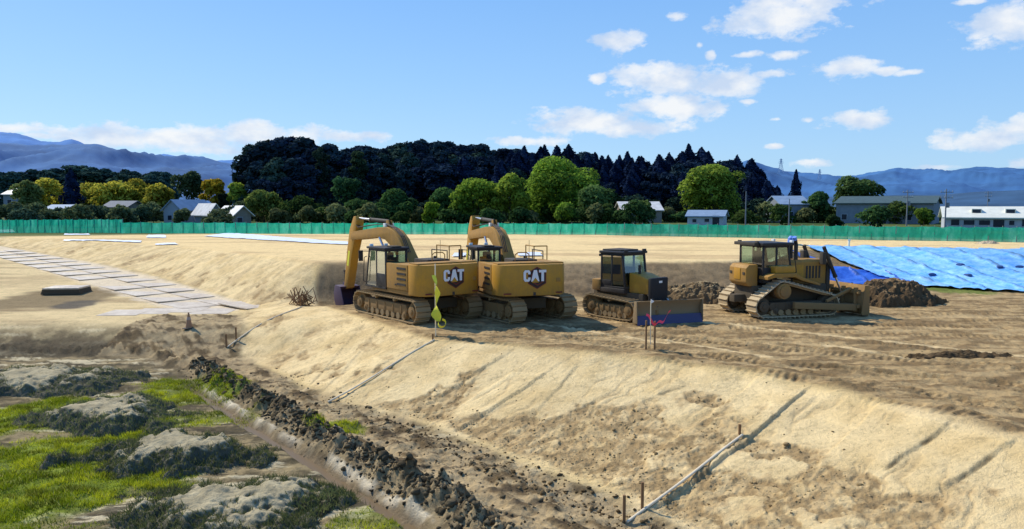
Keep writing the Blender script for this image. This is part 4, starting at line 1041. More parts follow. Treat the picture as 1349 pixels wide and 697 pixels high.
# yellow tape on a thin post
p = onground(574, 443, 0)
fp = empty('marker_post', p); tag(fp, 'thin post with twisted yellow tape in front of the left excavator', 'marker post')
MB().cyl((0, 0, -.2), (0, 0, 2.42), .020, 8).build('post', M['palewood'], fp)
vs, fs = [], []
n = 34
for k in range(n + 1):
    t = k / n; z = 2.05 - 1.55 * t; x = -.05 + .10 * math.sin(t * 5.2) + .24 * t * t; y = -.06 - .05 * math.sin(t * 9)
    a = t * 7.5; w = .06 + .05 * abs(math.sin(t * 6.0)) + .07 * sstep(.7, .9, t)
    vs += [(x - math.cos(a) * w, y - math.sin(a) * w * .8, z + .03 * math.sin(a * 2)), (x + math.cos(a) * w, y + math.sin(a) * w * .8, z - .03 * math.sin(a * 2))]
    if k: fs.append((2 * k - 2, 2 * k - 1, 2 * k + 1, 2 * k))
b0 = len(vs)
for k in range(13):                              # loop at the tail
    t = k / 12; a = t * 5.0; vs += [(.21 + .13 * math.sin(a), -.08 + .05 * math.cos(a), .52 - .12 * (1 - math.cos(a)) + .0), (.21 + .13 * math.sin(a) + .03, -.16 + .05 * math.cos(a), .60 - .12 * (1 - math.cos(a)))]
    if k: fs.append((b0 + 2 * k - 2, b0 + 2 * k - 1, b0 + 2 * k + 1, b0 + 2 * k))
link('tape', np_mesh('tape', vs, fs), M['yellowtape'], fp)

# stakes with pink tape
p = onground(857, 462, 0)
pk = empty('marker_stakes', p); tag(pk, 'two wooden stakes joined by pink tape in front of the small bulldozer', 'marker stakes')
for dx, hh in ((-.14, .92), (.12, .90)): MB().box((dx - .025, -.025, -.2), (dx + .025, .025, hh)).build('stake', M['wood'], pk)
MB().cyl((-.02, -.05, .2), (-.02, -.05, 1.52), .013, 8).build('rod', M['palewood'], pk)
MB().prism([(-.02, 1.44), (.08, 1.50), (-.02, 1.58)], -.06, -.04, 'y').build('pennant', M['white'], pk)
vs, fs = [], []
for k in range(25):
    t = k / 24; x = -.16 + .72 * t; z = 1.06 - .26 * math.sin(t * PI * 1.1) + .06 * math.sin(t * 15)
    vs += [(x, -.045 + .04 * math.sin(t * 9), z), (x + .02, -.075 + .05 * math.cos(t * 8), z + .075)]
    if k: fs.append((2 * k - 2, 2 * k - 1, 2 * k + 1, 2 * k))
link('tape', np_mesh('tape', vs, fs), M['pinkc'], pk)

# brush pile at the corner of the slope
p = onground(398, 402, -.1)
bp_ = MB()
for k in range(60):
    a = random.uniform(0, 2 * PI); l = random.uniform(.5, 1.25); e = random.uniform(.1, 1.3); o = Vector((random.gauss(0, .22), random.gauss(0, .22), random.uniform(-.05, .45)))
    d = Vector((math.cos(a) * math.cos(e), math.sin(a) * math.cos(e), math.sin(e))) * l
    bp_.bar(o - d * .3, o + d * .55, .03, .03)
o = bp_.build('brush_pile', M['wood']); o.location = p; tag(o, 'loose pile of sticks at the corner of the sloping bank', 'stick pile')

for px, py, h, lab in ((1118, 327, .62, 'short pale marker stake behind the blue sheeting'), (284, 306, .9, 'dark stump post in front of the green net at left')):
    p = onground(px, py, 1.5)
    mp = MB().box((-.05, -.05, -.2), (.05, .05, h)).box((-.09, -.06, h - .12), (.09, -.052, h)) if px > 1000 else MB().cyl((0, 0, -.2), (0, 0, h * .7), .30, 12, .22).cyl((0, 0, h * .7), (0, 0, h), .14, 12, .1)
    o = mp.build('marker_stake' if px > 1000 else 'covered_post', M['palewood'] if px > 1000 else M['dark'], None, .01); o.location = p; tag(o, lab, 'stake' if px > 1000 else 'post')

# ------------------------------------------------------------------ green net fence
def fence(label, A, B, h, npost, depthA, depthB, topA, topB):
    """A,B photo positions of the foot ends"""
    a = at(A[0], A[1], depthA); b = at(B[0], B[1], depthB)
    root = empty('net_fence', (a.x, a.y, a.z)); tag(root, label, 'net fence', 'green net fences round the site')
    n = 160; vs = []; fs = []
    for k in range(n + 1):
        t = k / n; p = a.lerp(b, t) - a; hh = topA + (topB - topA) * t
        sag = .07 * abs(math.sin(t * npost * PI)) + .03 * math.sin(math.floor(t * npost) * 2.7); wv = .05 * math.sin(k * 1.7) + .04 * math.sin(k * .61)
        zg = gz(a.x + p.x, a.y + p.y) - a.z
        for q in range(4):
            vs.append((p.x + wv * math.sin(q * 2.1), p.y + wv * math.cos(q * 1.3), zg - .05 + (hh - sag + .05) * q / 3))
        if k: fs += [((k - 1) * 4 + q, k * 4 + q, k * 4 + q + 1, (k - 1) * 4 + q + 1) for q in range(3)]
    link('net', np_mesh('net', vs, fs), M['net'], root)
    for k in range(npost + 1):
        t = k / npost; p = a.lerp(b, t) - a; hh = topA + (topB - topA) * t; zg = gz(a.x + p.x, a.y + p.y) - a.z
        MB().cyl((p.x, p.y + .06, zg - .2), (p.x, p.y + .06, zg + hh + .08), .035, 6).build('post', M['concrete'], root)
    return root
fence('green net fence at the far left, the taller stretch', (-60, 304), (162, 304), 1.6, 24, 93, 90, 1.62, 1.62)
fence('green net fence behind the excavators, the middle stretch', (158, 304.5), (800, 308), 1.4, 44, 88, 82, 1.28, 1.22)
fence('green net fence at the right behind the bulldozers and the blue sheeting', (800, 309), (1480, 322), 1.3, 44, 80, 58, 1.26, 1.24)


# ------------------------------------------------------------------ trees
def leaves(P, nrm, size, col, rng, asp=1.0):
    n = len(P); nrm = nrm / (np.linalg.norm(nrm, axis=1)[:, None] + 1e-9)
    r = rng.normal(0, 1, (n, 3)); t = np.cross(nrm, r); t /= np.linalg.norm(t, axis=1)[:, None] + 1e-9; b = np.cross(nrm, t)
    s = (size * rng.uniform(.6, 1.3, n))[:, None]
    v = np.stack([P - t * s, P + b * s * .6 * asp - t * s * .1, P + t * s, P - b * s * .6 * asp + t * s * .1], 1).reshape(-1, 3)
    return v, np.arange(4 * n).reshape(-1, 4), np.repeat(col, 4, 0)

def broad_crown(w, h, n, c_lo, c_hi, seed, leaf=.42, base=.16, dens=16, flat=1.0):
    rng = np.random.default_rng(seed)
    lob = []
    for k in range(dens):
        th = rng.uniform(0, 2 * PI); u = rng.uniform(-.95, 1); rr = rng.uniform(.40, .92)
        q = math.sqrt(max(0, 1 - u * u))
        lob.append((w / 2 * rr * q * math.cos(th), w / 2 * rr * q * math.sin(th), h * (base + (1 - base) * (.5 + .36 * u * flat)), w * rng.uniform(.09, .21), rng.uniform(.35, 1.35)))
    lob.append((0, 0, h * .58, w * .32, .8))
    lob.append((rng.normal(0, w * .06), 0, h * .76, w * .25, 1.1))
    L_ = np.array(lob); wgt = L_[:, 3] ** 2; wgt /= wgt.sum()
    idx = rng.choice(len(lob), n, p=wgt)
    d = rng.normal(0, 1, (n, 3)); d /= np.linalg.norm(d, axis=1)[:, None]
    d[:, 2] = np.where(rng.uniform(0, 1, n) < .6, np.abs(d[:, 2]), d[:, 2])
    rad_ = L_[idx, 3][:, None] * (rng.uniform(.55, 1.06, n) ** .6)[:, None] * np.array([1, 1, .85])
    P = L_[idx, :3] + d * rad_
    nr = d * .8 + rng.normal(0, .45, (n, 3)) + np.array([0, 0, .35])
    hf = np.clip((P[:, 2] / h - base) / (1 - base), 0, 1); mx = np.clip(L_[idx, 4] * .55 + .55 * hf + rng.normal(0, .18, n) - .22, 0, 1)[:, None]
    mx = np.clip(mx + .35 * (np.clip(-P[:, 0] / w * 1.6, -1, 1))[:, None] * .6, 0, 1)  # sunlit left and top of the crown painted into the leaf colour
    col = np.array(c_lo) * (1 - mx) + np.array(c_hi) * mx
    return leaves(P, nr, np.full(n, leaf), col * rng.uniform(.75, 1.25, n)[:, None], rng)

def trunk_mb(h, r, limbs, w, seed):
    rng = random.Random(seed); m = MB(); p = Vector((0, 0, -.3)); rr = r
    for k in range(4):
        q = p + Vector((rng.gauss(0, h * .012), rng.gauss(0, h * .012), h * .16)); m.cyl(p, q, rr, 9, rr * .82); p = q; rr *= .82
        if k >= 1:
            for _ in range(limbs):
                a = rng.uniform(0, 2 * PI); e = Vector((math.cos(a) * w * .3, math.sin(a) * w * .3, h * rng.uniform(.12, .3))); mid = p + e * .5 + Vector((0, 0, -h * .02))
                m.cyl(p - Vector((0, 0, .1)), mid, rr * .5, 6, rr * .34); m.cyl(mid, p + e, rr * .34, 6, rr * .12)
    return m

def tree(label, px, ptop, y, wpx, c_lo, c_hi, seed, name='broadleaf_tree', n=4500, leaf=None, base=.12, dens=18, group=None, cat='tree', mat='leaf', flat=1.0, zb=None):
    top = at(px, ptop, y); zb = (gz(top.x, y) if zb is None else zb); h = top.z - zb; w = wpx / F * y
    root = empty(name, (top.x, y, zb)); tag(root, label, cat, group)
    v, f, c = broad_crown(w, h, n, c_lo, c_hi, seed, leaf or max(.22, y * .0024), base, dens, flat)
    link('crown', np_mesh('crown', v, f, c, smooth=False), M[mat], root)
    trunk_mb(h, max(.09, h * .022), 2, w, seed).build('trunk', M['trunk'], root)
    return root

def cedar_proto(seed, h=20, w=7.4, n=4200, lo=(.007, .011, .040), hi=(.019, .034, .070)):
    rng = np.random.default_rng(seed)
    t = rng.uniform(.03, 1, n) ** .8; th = rng.uniform(0, 2 * PI, n)
    k1, k2, p1, p2 = rng.integers(3, 6), rng.integers(8, 13), rng.uniform(0, 6), rng.uniform(0, 6)
    pw = 2.0 if seed in (201, 204) else rng.uniform(2.8, 4.2); env = np.where(t < .3, .75 + .25 * (t / .3), (1 - ((t - .3) / .7) ** pw)); pw = 0 
    lob = .72 + .24 * np.sin(k1 * th + p1 + t * 9) + .22 * np.sin(t * 26 + 2 * th + p2)
    rr = w / 2 * np.maximum(env, .03) * lob * rng.uniform(.62, 1.05, n) ** .5
    P = np.c_[rr * np.cos(th), rr * np.sin(th), h * t + rng.normal(0, .25, n)]
    nr = np.c_[np.cos(th), np.sin(th), np.full(n, .55)] + rng.normal(0, .45, (n, 3))
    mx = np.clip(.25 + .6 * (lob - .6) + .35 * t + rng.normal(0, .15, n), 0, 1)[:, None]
    v, f, c = leaves(P, nr, np.full(n, .52), np.array(lo) * (1 - mx) + np.array(hi) * mx, rng)
    root = empty('cedar_tree')
    link('crown', np_mesh('crown', v, f, c, smooth=False), M['leafdark'], root)
    MB().cyl((0, 0, -.5), (0, 0, h * .93), .34, 8, .04).build('trunk', M['trunk'], root)
    return root

def dark_proto(seed, lo, hi):
    root = empty('cedar_tree'); v, f, c = broad_crown(8.6, 20, 5200, lo, hi, seed, .55, .02, 46)
    link('crown', np_mesh('crown', v, f, c, smooth=False), M['leafdark'], root)
    MB().cyl((0, 0, -.5), (0, 0, 15), .36, 8, .06).build('trunk', M['trunk'], root); return root
protos = [cedar_proto(s) for s in (201, 202, 203, 204, 205)] + [cedar_proto(206, w=9.2, n=5200), cedar_proto(207, w=9.0, n=5200, lo=(.010, .020, .038), hi=(.035, .060, .070)), dark_proto(231, (.008, .013, .036), (.026, .046, .068)), dark_proto(232, (.009, .016, .036), (.032, .058, .066)), dark_proto(233, (.012, .024, .034), (.05, .085, .06)), dark_proto(234, (.018, .042, .048), (.05, .095, .075)), dark_proto(235, (.02, .045, .045), (.065, .11, .075))]
used = [False] * len(protos)
def cedar(px, ptop, y, kind, wide, label, group):
    top = at(px, ptop, y); zb = gz(top.x, y); h = top.z - zb
    o = protos[kind] if not used[kind] else copy_tree(protos[kind]); used[kind] = True
    o.location = (top.x, y, zb); s = h / 20; o.scale = (s * wide, s * wide, s); o.rotation_euler = (0, 0, random.uniform(0, 6.28)); tag(o, label, 'tree', group)
    return o
skyline = [(470, 186), (490, 192), (520, 184), (560, 179), (600, 183), (640, 187), (680, 192), (720, 197), (770, 195), (800, 206), (830, 207), (860, 209), (880, 207), (900, 202), (922, 199), (940, 212), (965, 204), (985, 214), (1003, 232), (1026, 244)]
def sky_y(px):
    for (a, b), (c, d) in zip(skyline[:-1], skyline[1:]):
        if a <= px <= c: return b + (d - b) * (px - a) / (c - a)
    return 190
cg = 'cedars of the dark wood'
cl = 'dark blue green cedar standing in the dense wood behind the site'
for row, (yy, dp_, st2) in enumerate(((228, 0, 14), (214, 5, 18), (202, 14, 21), (190, 28, 24))):
    px = 474 + row * 4
    while px < 1020:
        cedar(px + random.uniform(-5, 5), sky_y(px) - 4 + dp_ + random.choice((-4, -1, 0, 1, 2, 4, 7)), yy + random.uniform(-4, 4), random.choice((2, 7, 8, 7, 8, 7, 8, 9, 7, 8) if px < 690 else (1, 2, 4, 7, 8, 4, 2, 7)), random.uniform(.95, 1.4), cl, cg)
        px += st2 * random.uniform(.7, 1.15)
cl2 = 'tall dark cedar in the high clump at the left end of the wood'
for px, tp, yy, kd in ((333, 182, 186, 6), (345, 178, 180, 5), (358, 176, 186, 5), (372, 171, 182, 6), (385, 167, 186, 5), (398, 172, 182, 6), (410, 183, 178, 5), (425, 182, 192, 6), (438, 181, 188, 5), (452, 184, 192, 5), (463, 187, 186, 6), (478, 188, 190, 6),
                        (340, 205, 172, 5), (362, 200, 170, 6), (384, 202, 171, 5), (405, 208, 170, 5), (430, 212, 174, 5), (456, 215, 176, 5), (470, 222, 176, 5), (350, 228, 165, 5), (376, 226, 165, 5), (400, 232, 165, 5)):
    cedar(px, tp, yy, random.choice((7, 8, 7, 8, 9)), random.uniform(1.0, 1.3), cl2, 'cedars of the high clump')
tree('green sunlit tree between the high clump and the long dark ridge', 470, 189, 176, 30, (.016, .034, .026), (.07, .12, .06), 323, n=3500, base=.2)
tree('green topped tree at the crown of the high clump', 424, 181, 172, 30, (.012, .026, .03), (.06, .10, .06), 324, n=3500, base=.2)
cl3 = 'dark cedar in the distant row before the left mountains'
for px, tp, yy in ((2, 222, 270), (14, 223, 265), (30, 224, 300), (44, 220, 300), (60, 219, 300), (76, 215, 300), (92, 213, 300), (108, 213, 305), (124, 214, 300), (140, 217, 300), (152, 219, 300), (166, 218, 300), (178, 221, 300), (192, 222, 300), (206, 222, 300), (220, 224, 300), (66, 224, 285), (115, 222, 285), (160, 226, 285), (200, 228, 285)):
    cedar(px, tp + random.choice((-2, 0, 2)), yy, random.choice((9, 10, 11, 10, 11)), random.uniform(1.2, 1.8), cl3, 'distant cedars at left')
cedar(93, 223, 190, 0, 1.15, 'single pointed dark cedar among the yellow bamboo at left', None)
cedar(1049, 225, 195, 3, .8, 'lone slim dark cedar right of the wood', None)
for px, tp, yy in ((993, 228, 172), (1010, 238, 170), (1024, 246, 172)):
    cedar(px, tp, yy, 5, 1.1, 'dark cedar at the right end of the wood beside the round green tree', 'cedars at the right end of the wood')
for k, u in enumerate(used):
    if not u:
        for ch in list(protos[k].children): bpy.data.objects.remove(ch)
        bpy.data.objects.remove(protos[k])

GL, GH = (.022, .055, .014), (.22, .34, .04)
DL, DH = (.014, .036, .018), (.07, .135, .04)
YL, YH = (.13, .15, .02), (.58, .52, .07)
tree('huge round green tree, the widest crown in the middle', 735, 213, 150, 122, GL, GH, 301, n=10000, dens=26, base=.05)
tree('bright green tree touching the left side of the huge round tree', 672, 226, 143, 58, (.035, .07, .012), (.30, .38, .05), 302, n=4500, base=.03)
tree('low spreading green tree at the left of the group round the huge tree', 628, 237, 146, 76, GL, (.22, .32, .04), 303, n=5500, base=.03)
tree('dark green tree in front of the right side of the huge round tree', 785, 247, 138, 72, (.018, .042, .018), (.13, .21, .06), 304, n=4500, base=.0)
for i_, (a_, b_) in enumerate(((652, 240), (702, 236), (764, 232), (800, 250), (600, 252))):
    tree('dark green tree filling the gap behind the group round the huge tree', a_, b_, 162 + i_, 46, (.012, .03, .016), (.06, .11, .035), 700 + i_, n=2600, base=.0, group='dark trees behind the huge tree')
tree('small leafy bush at the foot of the huge round tree', 745, 268, 134, 40, DL, GH, 305, name='bush', n=2200, base=.0, cat='bush')
tree('big round yellow green tree right of the wood', 942, 218, 158, 92, (.030, .062, .014), (.27, .36, .05), 306, n=9000, dens=26, base=.03)
tree('wide green tree with flat rounded crown behind the warehouse', 1130, 231, 230, 60, (.03, .055, .02), (.12, .19, .06), 307, n=4500)
tree('dark round tree left of the warehouse', 1077, 250, 150, 38, DL, DH, 308, n=3500, base=.0)
tree('small green tree in front of the warehouse', 1218, 274, 128, 26, DL, GH, 309, n=1800, base=.0)
tree('round bush in front of the house with the broad pale roof', 846, 264, 140, 34, DL, (.16, .23, .06), 322, name='bush', n=2200, base=.0, cat='bush')
tree('low bush at the left front of the warehouse', 1098, 285, 118, 24, DL, (.06, .10, .03), 310, name='bush', n=1200, base=.0, cat='bush')
tree('pine with flat layered top standing before the dark wood', 455, 231, 150, 42, DL, (.08, .17, .06), 311, name='pine_tree', n=2600, base=.55, dens=12, flat=.7)
tree('small bright green cone shaped tree behind the left excavator', 567, 264, 128, 26, (.05, .10, .012), (.34, .48, .05), 312, name='young_tree', n=1800, base=.0, dens=10)
tree('broad dark green tree left of the small cone shaped tree', 520, 251, 142, 62, DL, (.09, .18, .05), 313, n=4000, base=.0)
tree('dark tree right behind the small cone shaped tree', 585, 247, 150, 52, DL, (.09, .18, .05), 314, n=4000, base=.0)
tree('grey green tree behind the house with white roofs', 250, 223, 205, 48, (.03, .055, .03), (.08, .11, .05), 315, n=3500, base=.0)
tree('orange yellow tree above the white roofed house', 282, 231, 175, 40, (.12, .10, .012), (.6, .43, .04), 316, n=3500, base=.0)
tree('bright green tree between the orange tree and the dark wood', 312, 240, 170, 42, (.05, .08, .015), (.32, .40, .05), 317, n=3500, base=.0)
tree('rounded olive tree at the foot of the high cedar clump', 347, 252, 150, 56, (.05, .075, .02), (.26, .32, .07), 318, n=3800, base=.0)
tree('dark bush under the pine', 470, 268, 140, 60, DL, DH, 319, name='bush', n=2600, base=.0, cat='bush')
tree('dark low tree under the high cedar clump', 398, 262, 146, 60, DL, (.05, .085, .02), 320, n=3000, base=.0)
tree('dark shrub directly behind the white roofed house', 293, 250, 160, 18, (.008, .016, .012), (.02, .035, .02), 321, name='bush', n=1300, base=.0, cat='bush')
for i, (px, tp, y, w, lo, hi, lab) in enumerate((
    (36, 236, 180, 44, (.06, .09, .03), (.26, .30, .09), 'olive bamboo grove at far left beside the small white roofs'),
    (62, 233, 210, 56, YL, YH, 'yellow bamboo grove left of the pointed cedar'),
    (122, 241, 210, 58, (.10, .12, .02), YH, 'yellow green bamboo right of the pointed cedar'),
    (150, 239, 205, 62, YL, YH, 'golden bamboo in the middle of the left grove'),
    (180, 238, 210, 60, YL, (.28, .24, .03), 'golden bamboo with the tallest crown of the left grove'),
    (208, 241, 205, 50, (.07, .09, .02), YH, 'bamboo at the right end of the golden grove'))):
    tree(lab, px, tp, y, w, lo, hi, 330 + i, name='bamboo_grove', n=3200, base=.0, dens=30, cat='bamboo')
bg = 'low bushes behind the net fence'
random.seed(31)
for k, px in enumerate(range(325, 1015, 20)):
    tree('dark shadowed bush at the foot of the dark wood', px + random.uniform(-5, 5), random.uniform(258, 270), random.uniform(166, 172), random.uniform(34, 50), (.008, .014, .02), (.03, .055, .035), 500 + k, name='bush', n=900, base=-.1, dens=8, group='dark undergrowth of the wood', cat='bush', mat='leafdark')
bi = 0
for px in list(range(4, 330, 15)) + list(range(345, 560, 20)) + list(range(600, 905, 20)) + list(range(985, 1100, 24)) + [1150, 1180, 1235]:
    y = random.uniform(118, 165); tp = random.uniform(266, 284)
    g = random.random()
    lo, hi = ((DL, DH), (GL, (.10, .15, .04)), ((.05, .07, .03), (.18, .2, .08)))[0 if g < .4 else (1 if g < .75 else 2)]
    if px < 330: lo, hi = (.035, .06, .035), ((.11, .15, .07), (.16, .19, .08), (.08, .12, .07))[bi % 3]
    tree('low bush in the mixed hedge just beyond the green net', px + random.uniform(-5, 5), tp, y, random.uniform(26, 52), lo, hi, 360 + bi, name='bush', n=1100, base=-.1, dens=9, group=bg, cat='bush'); bi += 1


# ------------------------------------------------------------------ buildings
def house(label, name, px0, px1, py_eave, py_ridge, y, depth, wall, roof, windows=(), cat='house', over=.4, rz=0.0, gable_front=False, doors=(), vents=(), zb=None):
    """gabled building whose front wall spans px0..px1 at depth y"""
    a = at(px0, py_eave, y); b = at(px1, py_eave, y); rd = at(px0, py_ridge, y + depth / 2)
    if zb is None: zb = gz((a.x + b.x) / 2, y)
    w = b.x - a.x; he = a.z - zb; hr = rd.z - zb
    root = empty(name, ((a.x + b.x) / 2, y, zb), rz); tag(root, label, cat)
    x0, x1 = -w / 2, w / 2
    if not gable_front:
        wl = MB().prism([(0, -.3), (0, he), (depth / 2, hr - .05), (depth, he), (depth, -.3)], x0, x1).build('wall', wall, root)
        t = .16; s = (hr - he) / (depth / 2)
        rf = MB().prism([(-over, he - over * s), (depth / 2, hr), (depth + over, he - over * s), (depth + over, he - over * s + t), (depth / 2, hr + t), (-over, he - over * s + t)], x0 - over, x1 + over)
    else:
        wl = MB().prism([(x0, -.3), (x1, -.3), (x1, he), (0, hr - .05), (x0, he)], 0, depth, 'y').build('wall', wall, root)
        t = .16; s = (hr - he) / (w / 2)
        rf = MB().prism([(x0 - over, he - over * s), (0, hr), (x1 + over, he - over * s), (x1 + over, he - over * s + t), (0, hr + t), (x0 - over, he - over * s + t)], -over, depth + over, 'y')
    ro = rf.build('roof', roof, root)
    for (fx, fz, ww, wh) in windows:
        cx = x0 + fx * w; cz = fz * he
        wn = MB().box((cx - ww / 2 - .08, -.05, cz - wh / 2 - .08), (cx + ww / 2 + .08, .02, cz + wh / 2 + .08)).build('window', M['wallpale'], root)
        MB().box((cx - ww / 2, -.07, cz - wh / 2), (cx + ww / 2, -.052, cz + wh / 2)).build('pane', M['window'], wn)
    for (fx, ww, wh) in doors:
        cx = x0 + fx * w; MB().box((cx - ww / 2, -.05, 0), (cx + ww / 2, .02, wh)).build('door', M['window'], root)
    for (fx, ww, wh) in vents:
        cx = x0 + fx * w; yy = depth * .22; s_ = (hr - he) / (depth / 2); zz = he + s_ * yy
        d = MB().box((cx - ww / 2 - .12, yy - .4, zz - .4), (cx + ww / 2 + .12, yy + .9, zz + wh + .1)).build('roof_vent', roof, ro)
        MB().box((cx - ww / 2, yy - .43, zz - .05), (cx + ww / 2, yy - .405, zz + wh)).build('pane', M['window'], d)
    return root

# warehouse, white building and houses at right
house('long grey warehouse with dark green roof at right', 'warehouse', 1106, 1222, 268, 259.5, 142, 15, M['wallgrey'], M['roofgreen'],
      [(.09, .32, .9, 1.0), (.30, .32, .9, 1.0), (.52, .32, .9, 1.0), (.76, .32, .9, 1.0)], 'warehouse', .5, R(-33), doors=[(.45, 2.6, 2.6)])
house('white roofed building with two roof vents at the right edge', 'white_building', 1258, 1420, 287, 273.5, 104, 9, M['wallpale'], M['roofcream'],
      [(.07, .60, 1.0, .8), (.17, .60, 1.3, .65), (.28, .60, 1.3, .65), (.38, .55, 1.3, 1.0), (.47, .60, .6, .6), (.57, .60, 1.0, .9), (.7, .6, 1.3, .7), (.85, .6, 1.3, .7)], 'building', .45, R(-26), vents=[(.23, 1.0, .5), (.47, 1.0, .5)])
house('grey house between the lone cedar and the dark round tree', 'house', 1029, 1066, 269, 259, 150, 9, M['wallgrey'], M['roofblue'], [(.35, .45, .9, 1.0), (.7, .45, .9, 1.0)])
house('small shed with blue grey roof under the big round tree', 'shed', 906, 952, 285, 278, 118, 5, M['wallpale'], M['roofblue'], [(.55, .65, .7, .5), (.2, .6, .6, .5)], 'shed', .35, R(-22), doors=[(.8, 1.0, 1.9)])
house('house with broad pale roof half hidden behind a bush', 'house', 820, 872, 277, 266.5, 150, 10, M['walltan'], M['roofwhite'], [(.2, .5, 1, 1), (.6, .5, 1, 1)])
# left houses
house('barn with broad white roof and tan gable wall in the left village', 'house', 309, 331, 282, 272, 130, 7.5, M['walltan'], M['roofwhite'], [(.3, .5, .9, .8)], over=.5, rz=R(42), gable_front=True)
house('narrow house with slanted white roof left of the barn', 'house', 276, 292, 280, 269, 140, 8, M['wallgrey'], M['roofwhite'], [(.4, .5, .9, .8)], over=.5, rz=R(42), gable_front=True)
house('grey gabled house with one white roof side at left', 'house', 213, 241, 276, 264, 145, 9, M['wallhouse'], M['roofblue'], [(.35, .4, .9, .9), (.7, .4, .9, .9)], gable_front=True, rz=R(-16))
house('pale blue cottage in front of the pointed cedar', 'house', 57, 83, 277, 270.5, 150, 7, M['wallpale'], M['roofblue'], [(.3, .5, .9, .8), (.7, .5, .9, .8)])
house('dark house with small grey roof beside the golden bamboo', 'house', 136, 166, 273, 265.5, 160, 8, M['walltan'], M['roofdark'], [(.5, .5, 1, .9)], over=.5)
house('house with little white roof at the left edge', 'house', 4, 24, 256, 249, 190, 8, M['wallgrey'], M['roofwhite'], [(.4, .7, 1, 1), (.7, .4, 1, 1)])

# ------------------------------------------------------------------ poles and pylons
def pole(label, px, ptop, y, arms=2):
    t = at(px, ptop, y); zb = gz(t.x, y); h = t.z - zb
    root = empty('utility_pole', (t.x, y, zb)); tag(root, label, 'utility pole', 'utility poles beyond the net')
    MB().cyl((0, 0, -.3), (0, 0, h), .12, 10, .07).build('pole', M['concrete'], root)
    for k in range(arms):
        z = h - .5 - .8 * k; a = MB().box((-.9, -.16, z), (.9, -.10, z + .10)).build('crossarm', M['concrete'], root)
        for x in (-.8, -.3, .3, .8): MB().cyl((x, -.13, z + .1), (x, -.13, z + .3), .05, 6).build('insulator', M['wallpale'], a)
    if arms: MB().cyl((.3, 0, h - 2.6), (.3, 0, h - 1.9), .2, 10).build('transformer', M['concrete'], root)
pole('utility pole at the left corner of the white roofed building', 1247, 249, 106)
pole('utility pole in front of the right half of the warehouse', 1196, 250, 126)
pole('slim pole at the right side of the big round tree', 983, 252, 120, 0)
pole('short pole left of the grey house', 1040, 262, 125, 0)
pole('utility pole far behind the white roofed building', 1302, 252, 190)

def pylon(label, px, ptop, pbase, y, w):
    t = at(px, ptop, y); b = at(px, pbase, y); h = t.z - b.z
    root = empty('pylon', (t.x, y, b.z)); tag(root, label, 'pylon', 'pylons on the hills')
    m = MB(); n = 7
    def q(t_): return w / 2 * (1 - t_) ** 1.3 + w * .08
    for k in range(n):
        z0, z1 = h * k / n, h * (k + 1) / n; a, c = q(k / n), q((k + 1) / n)
        co0 = [(-a, -a), (a, -a), (a, a), (-a, a)]; co1 = [(-c, -c), (c, -c), (c, c), (-c, c)]
        for i in range(4):
            m.bar((*co0[i], z0), (*co1[i], z1), 0.8, 0.8); m.bar((*co0[i], z0), (*co1[(i + 1) % 4], z1), .45, .45)
    m.build('tower', M['pylon'], root)
    ar = MB()
    for k, ww in ((.70, 1.0), (.82, .8), (.93, .6)): ar.bar((-w * ww * .7, 0, h * k), (w * ww * .7, 0, h * k), .9, .9)
    ar.build('crossarm', M['pylon'], root)
pylon('power pylon on the hill just right of the wood, the taller of two', 1029, 209, 228, 2600, 14)
pylon('smaller distant power pylon farther right on the hills', 1080, 223, 237, 2900, 11)

# ------------------------------------------------------------------ mountains
def hills(name, prof, y, depth, mat, seed, amp):
    xs = np.linspace(prof[0][0], prof[-1][0], 420); ys = np.interp(xs, [p[0] for p in prof], [p[1] for p in prof])
    rows = 40; V = []
    for r in range(rows):
        t = r / (rows - 1); yy = y - depth * (1 - t)
        for px, py in zip(xs, ys):
            top = at(px, py, y)
            V.append((top.x * (yy / y) , yy, top.z))
    V = np.array(V); t = np.repeat(np.linspace(0, 1, rows), len(xs))
    n = fbm(V[:, 0], V[:, 1] * .5, 420, 6, seed, .55); rid = 1 - np.abs(fbm(V[:, 0], V[:, 1] * .35, 600, 4, seed + 1)) * 2
    prof_ = t ** .8
    z = V[:, 2] * prof_ + amp * (n * .8 + (rid - .6) * .8) * np.sin(t * PI) ** .8 + amp * .10 * fbm(V[:, 0], V[:, 1], 70, 4, seed + 2)
    V[:, 2] = z - 5 * (1 - t)
    back = V[-len(xs):].copy(); back[:, 1] += depth * .6; back[:, 2] = -20
    V = np.concatenate([V, back]); rows += 1; a = len(xs)
    i, j = np.meshgrid(np.arange(rows - 1), np.arange(a - 1), indexing='ij')
    f = np.stack([i * a + j, i * a + j + 1, (i + 1) * a + j + 1, (i + 1) * a + j], -1).reshape(-1, 4)
    tag(link(name, np_mesh(name, V, f), mat), kind='structure')
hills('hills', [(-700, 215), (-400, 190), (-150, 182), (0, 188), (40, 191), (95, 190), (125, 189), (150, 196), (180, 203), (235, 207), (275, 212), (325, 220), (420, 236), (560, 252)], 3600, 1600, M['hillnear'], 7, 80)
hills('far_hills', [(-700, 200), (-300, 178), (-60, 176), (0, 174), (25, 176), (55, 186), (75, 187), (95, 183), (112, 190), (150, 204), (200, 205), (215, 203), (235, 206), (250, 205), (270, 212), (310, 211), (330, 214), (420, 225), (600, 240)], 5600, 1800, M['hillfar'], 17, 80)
hills('hills', [(860, 262), (930, 236), (985, 214), (1005, 222), (1030, 228), (1060, 231), (1100, 232), (1150, 231), (1180, 224), (1215, 227), (1250, 225), (1285, 220), (1349, 222), (1450, 214), (1600, 222), (1900, 205), (2100, 230)], 3800, 1700, M['hillnear'], 27, 70)
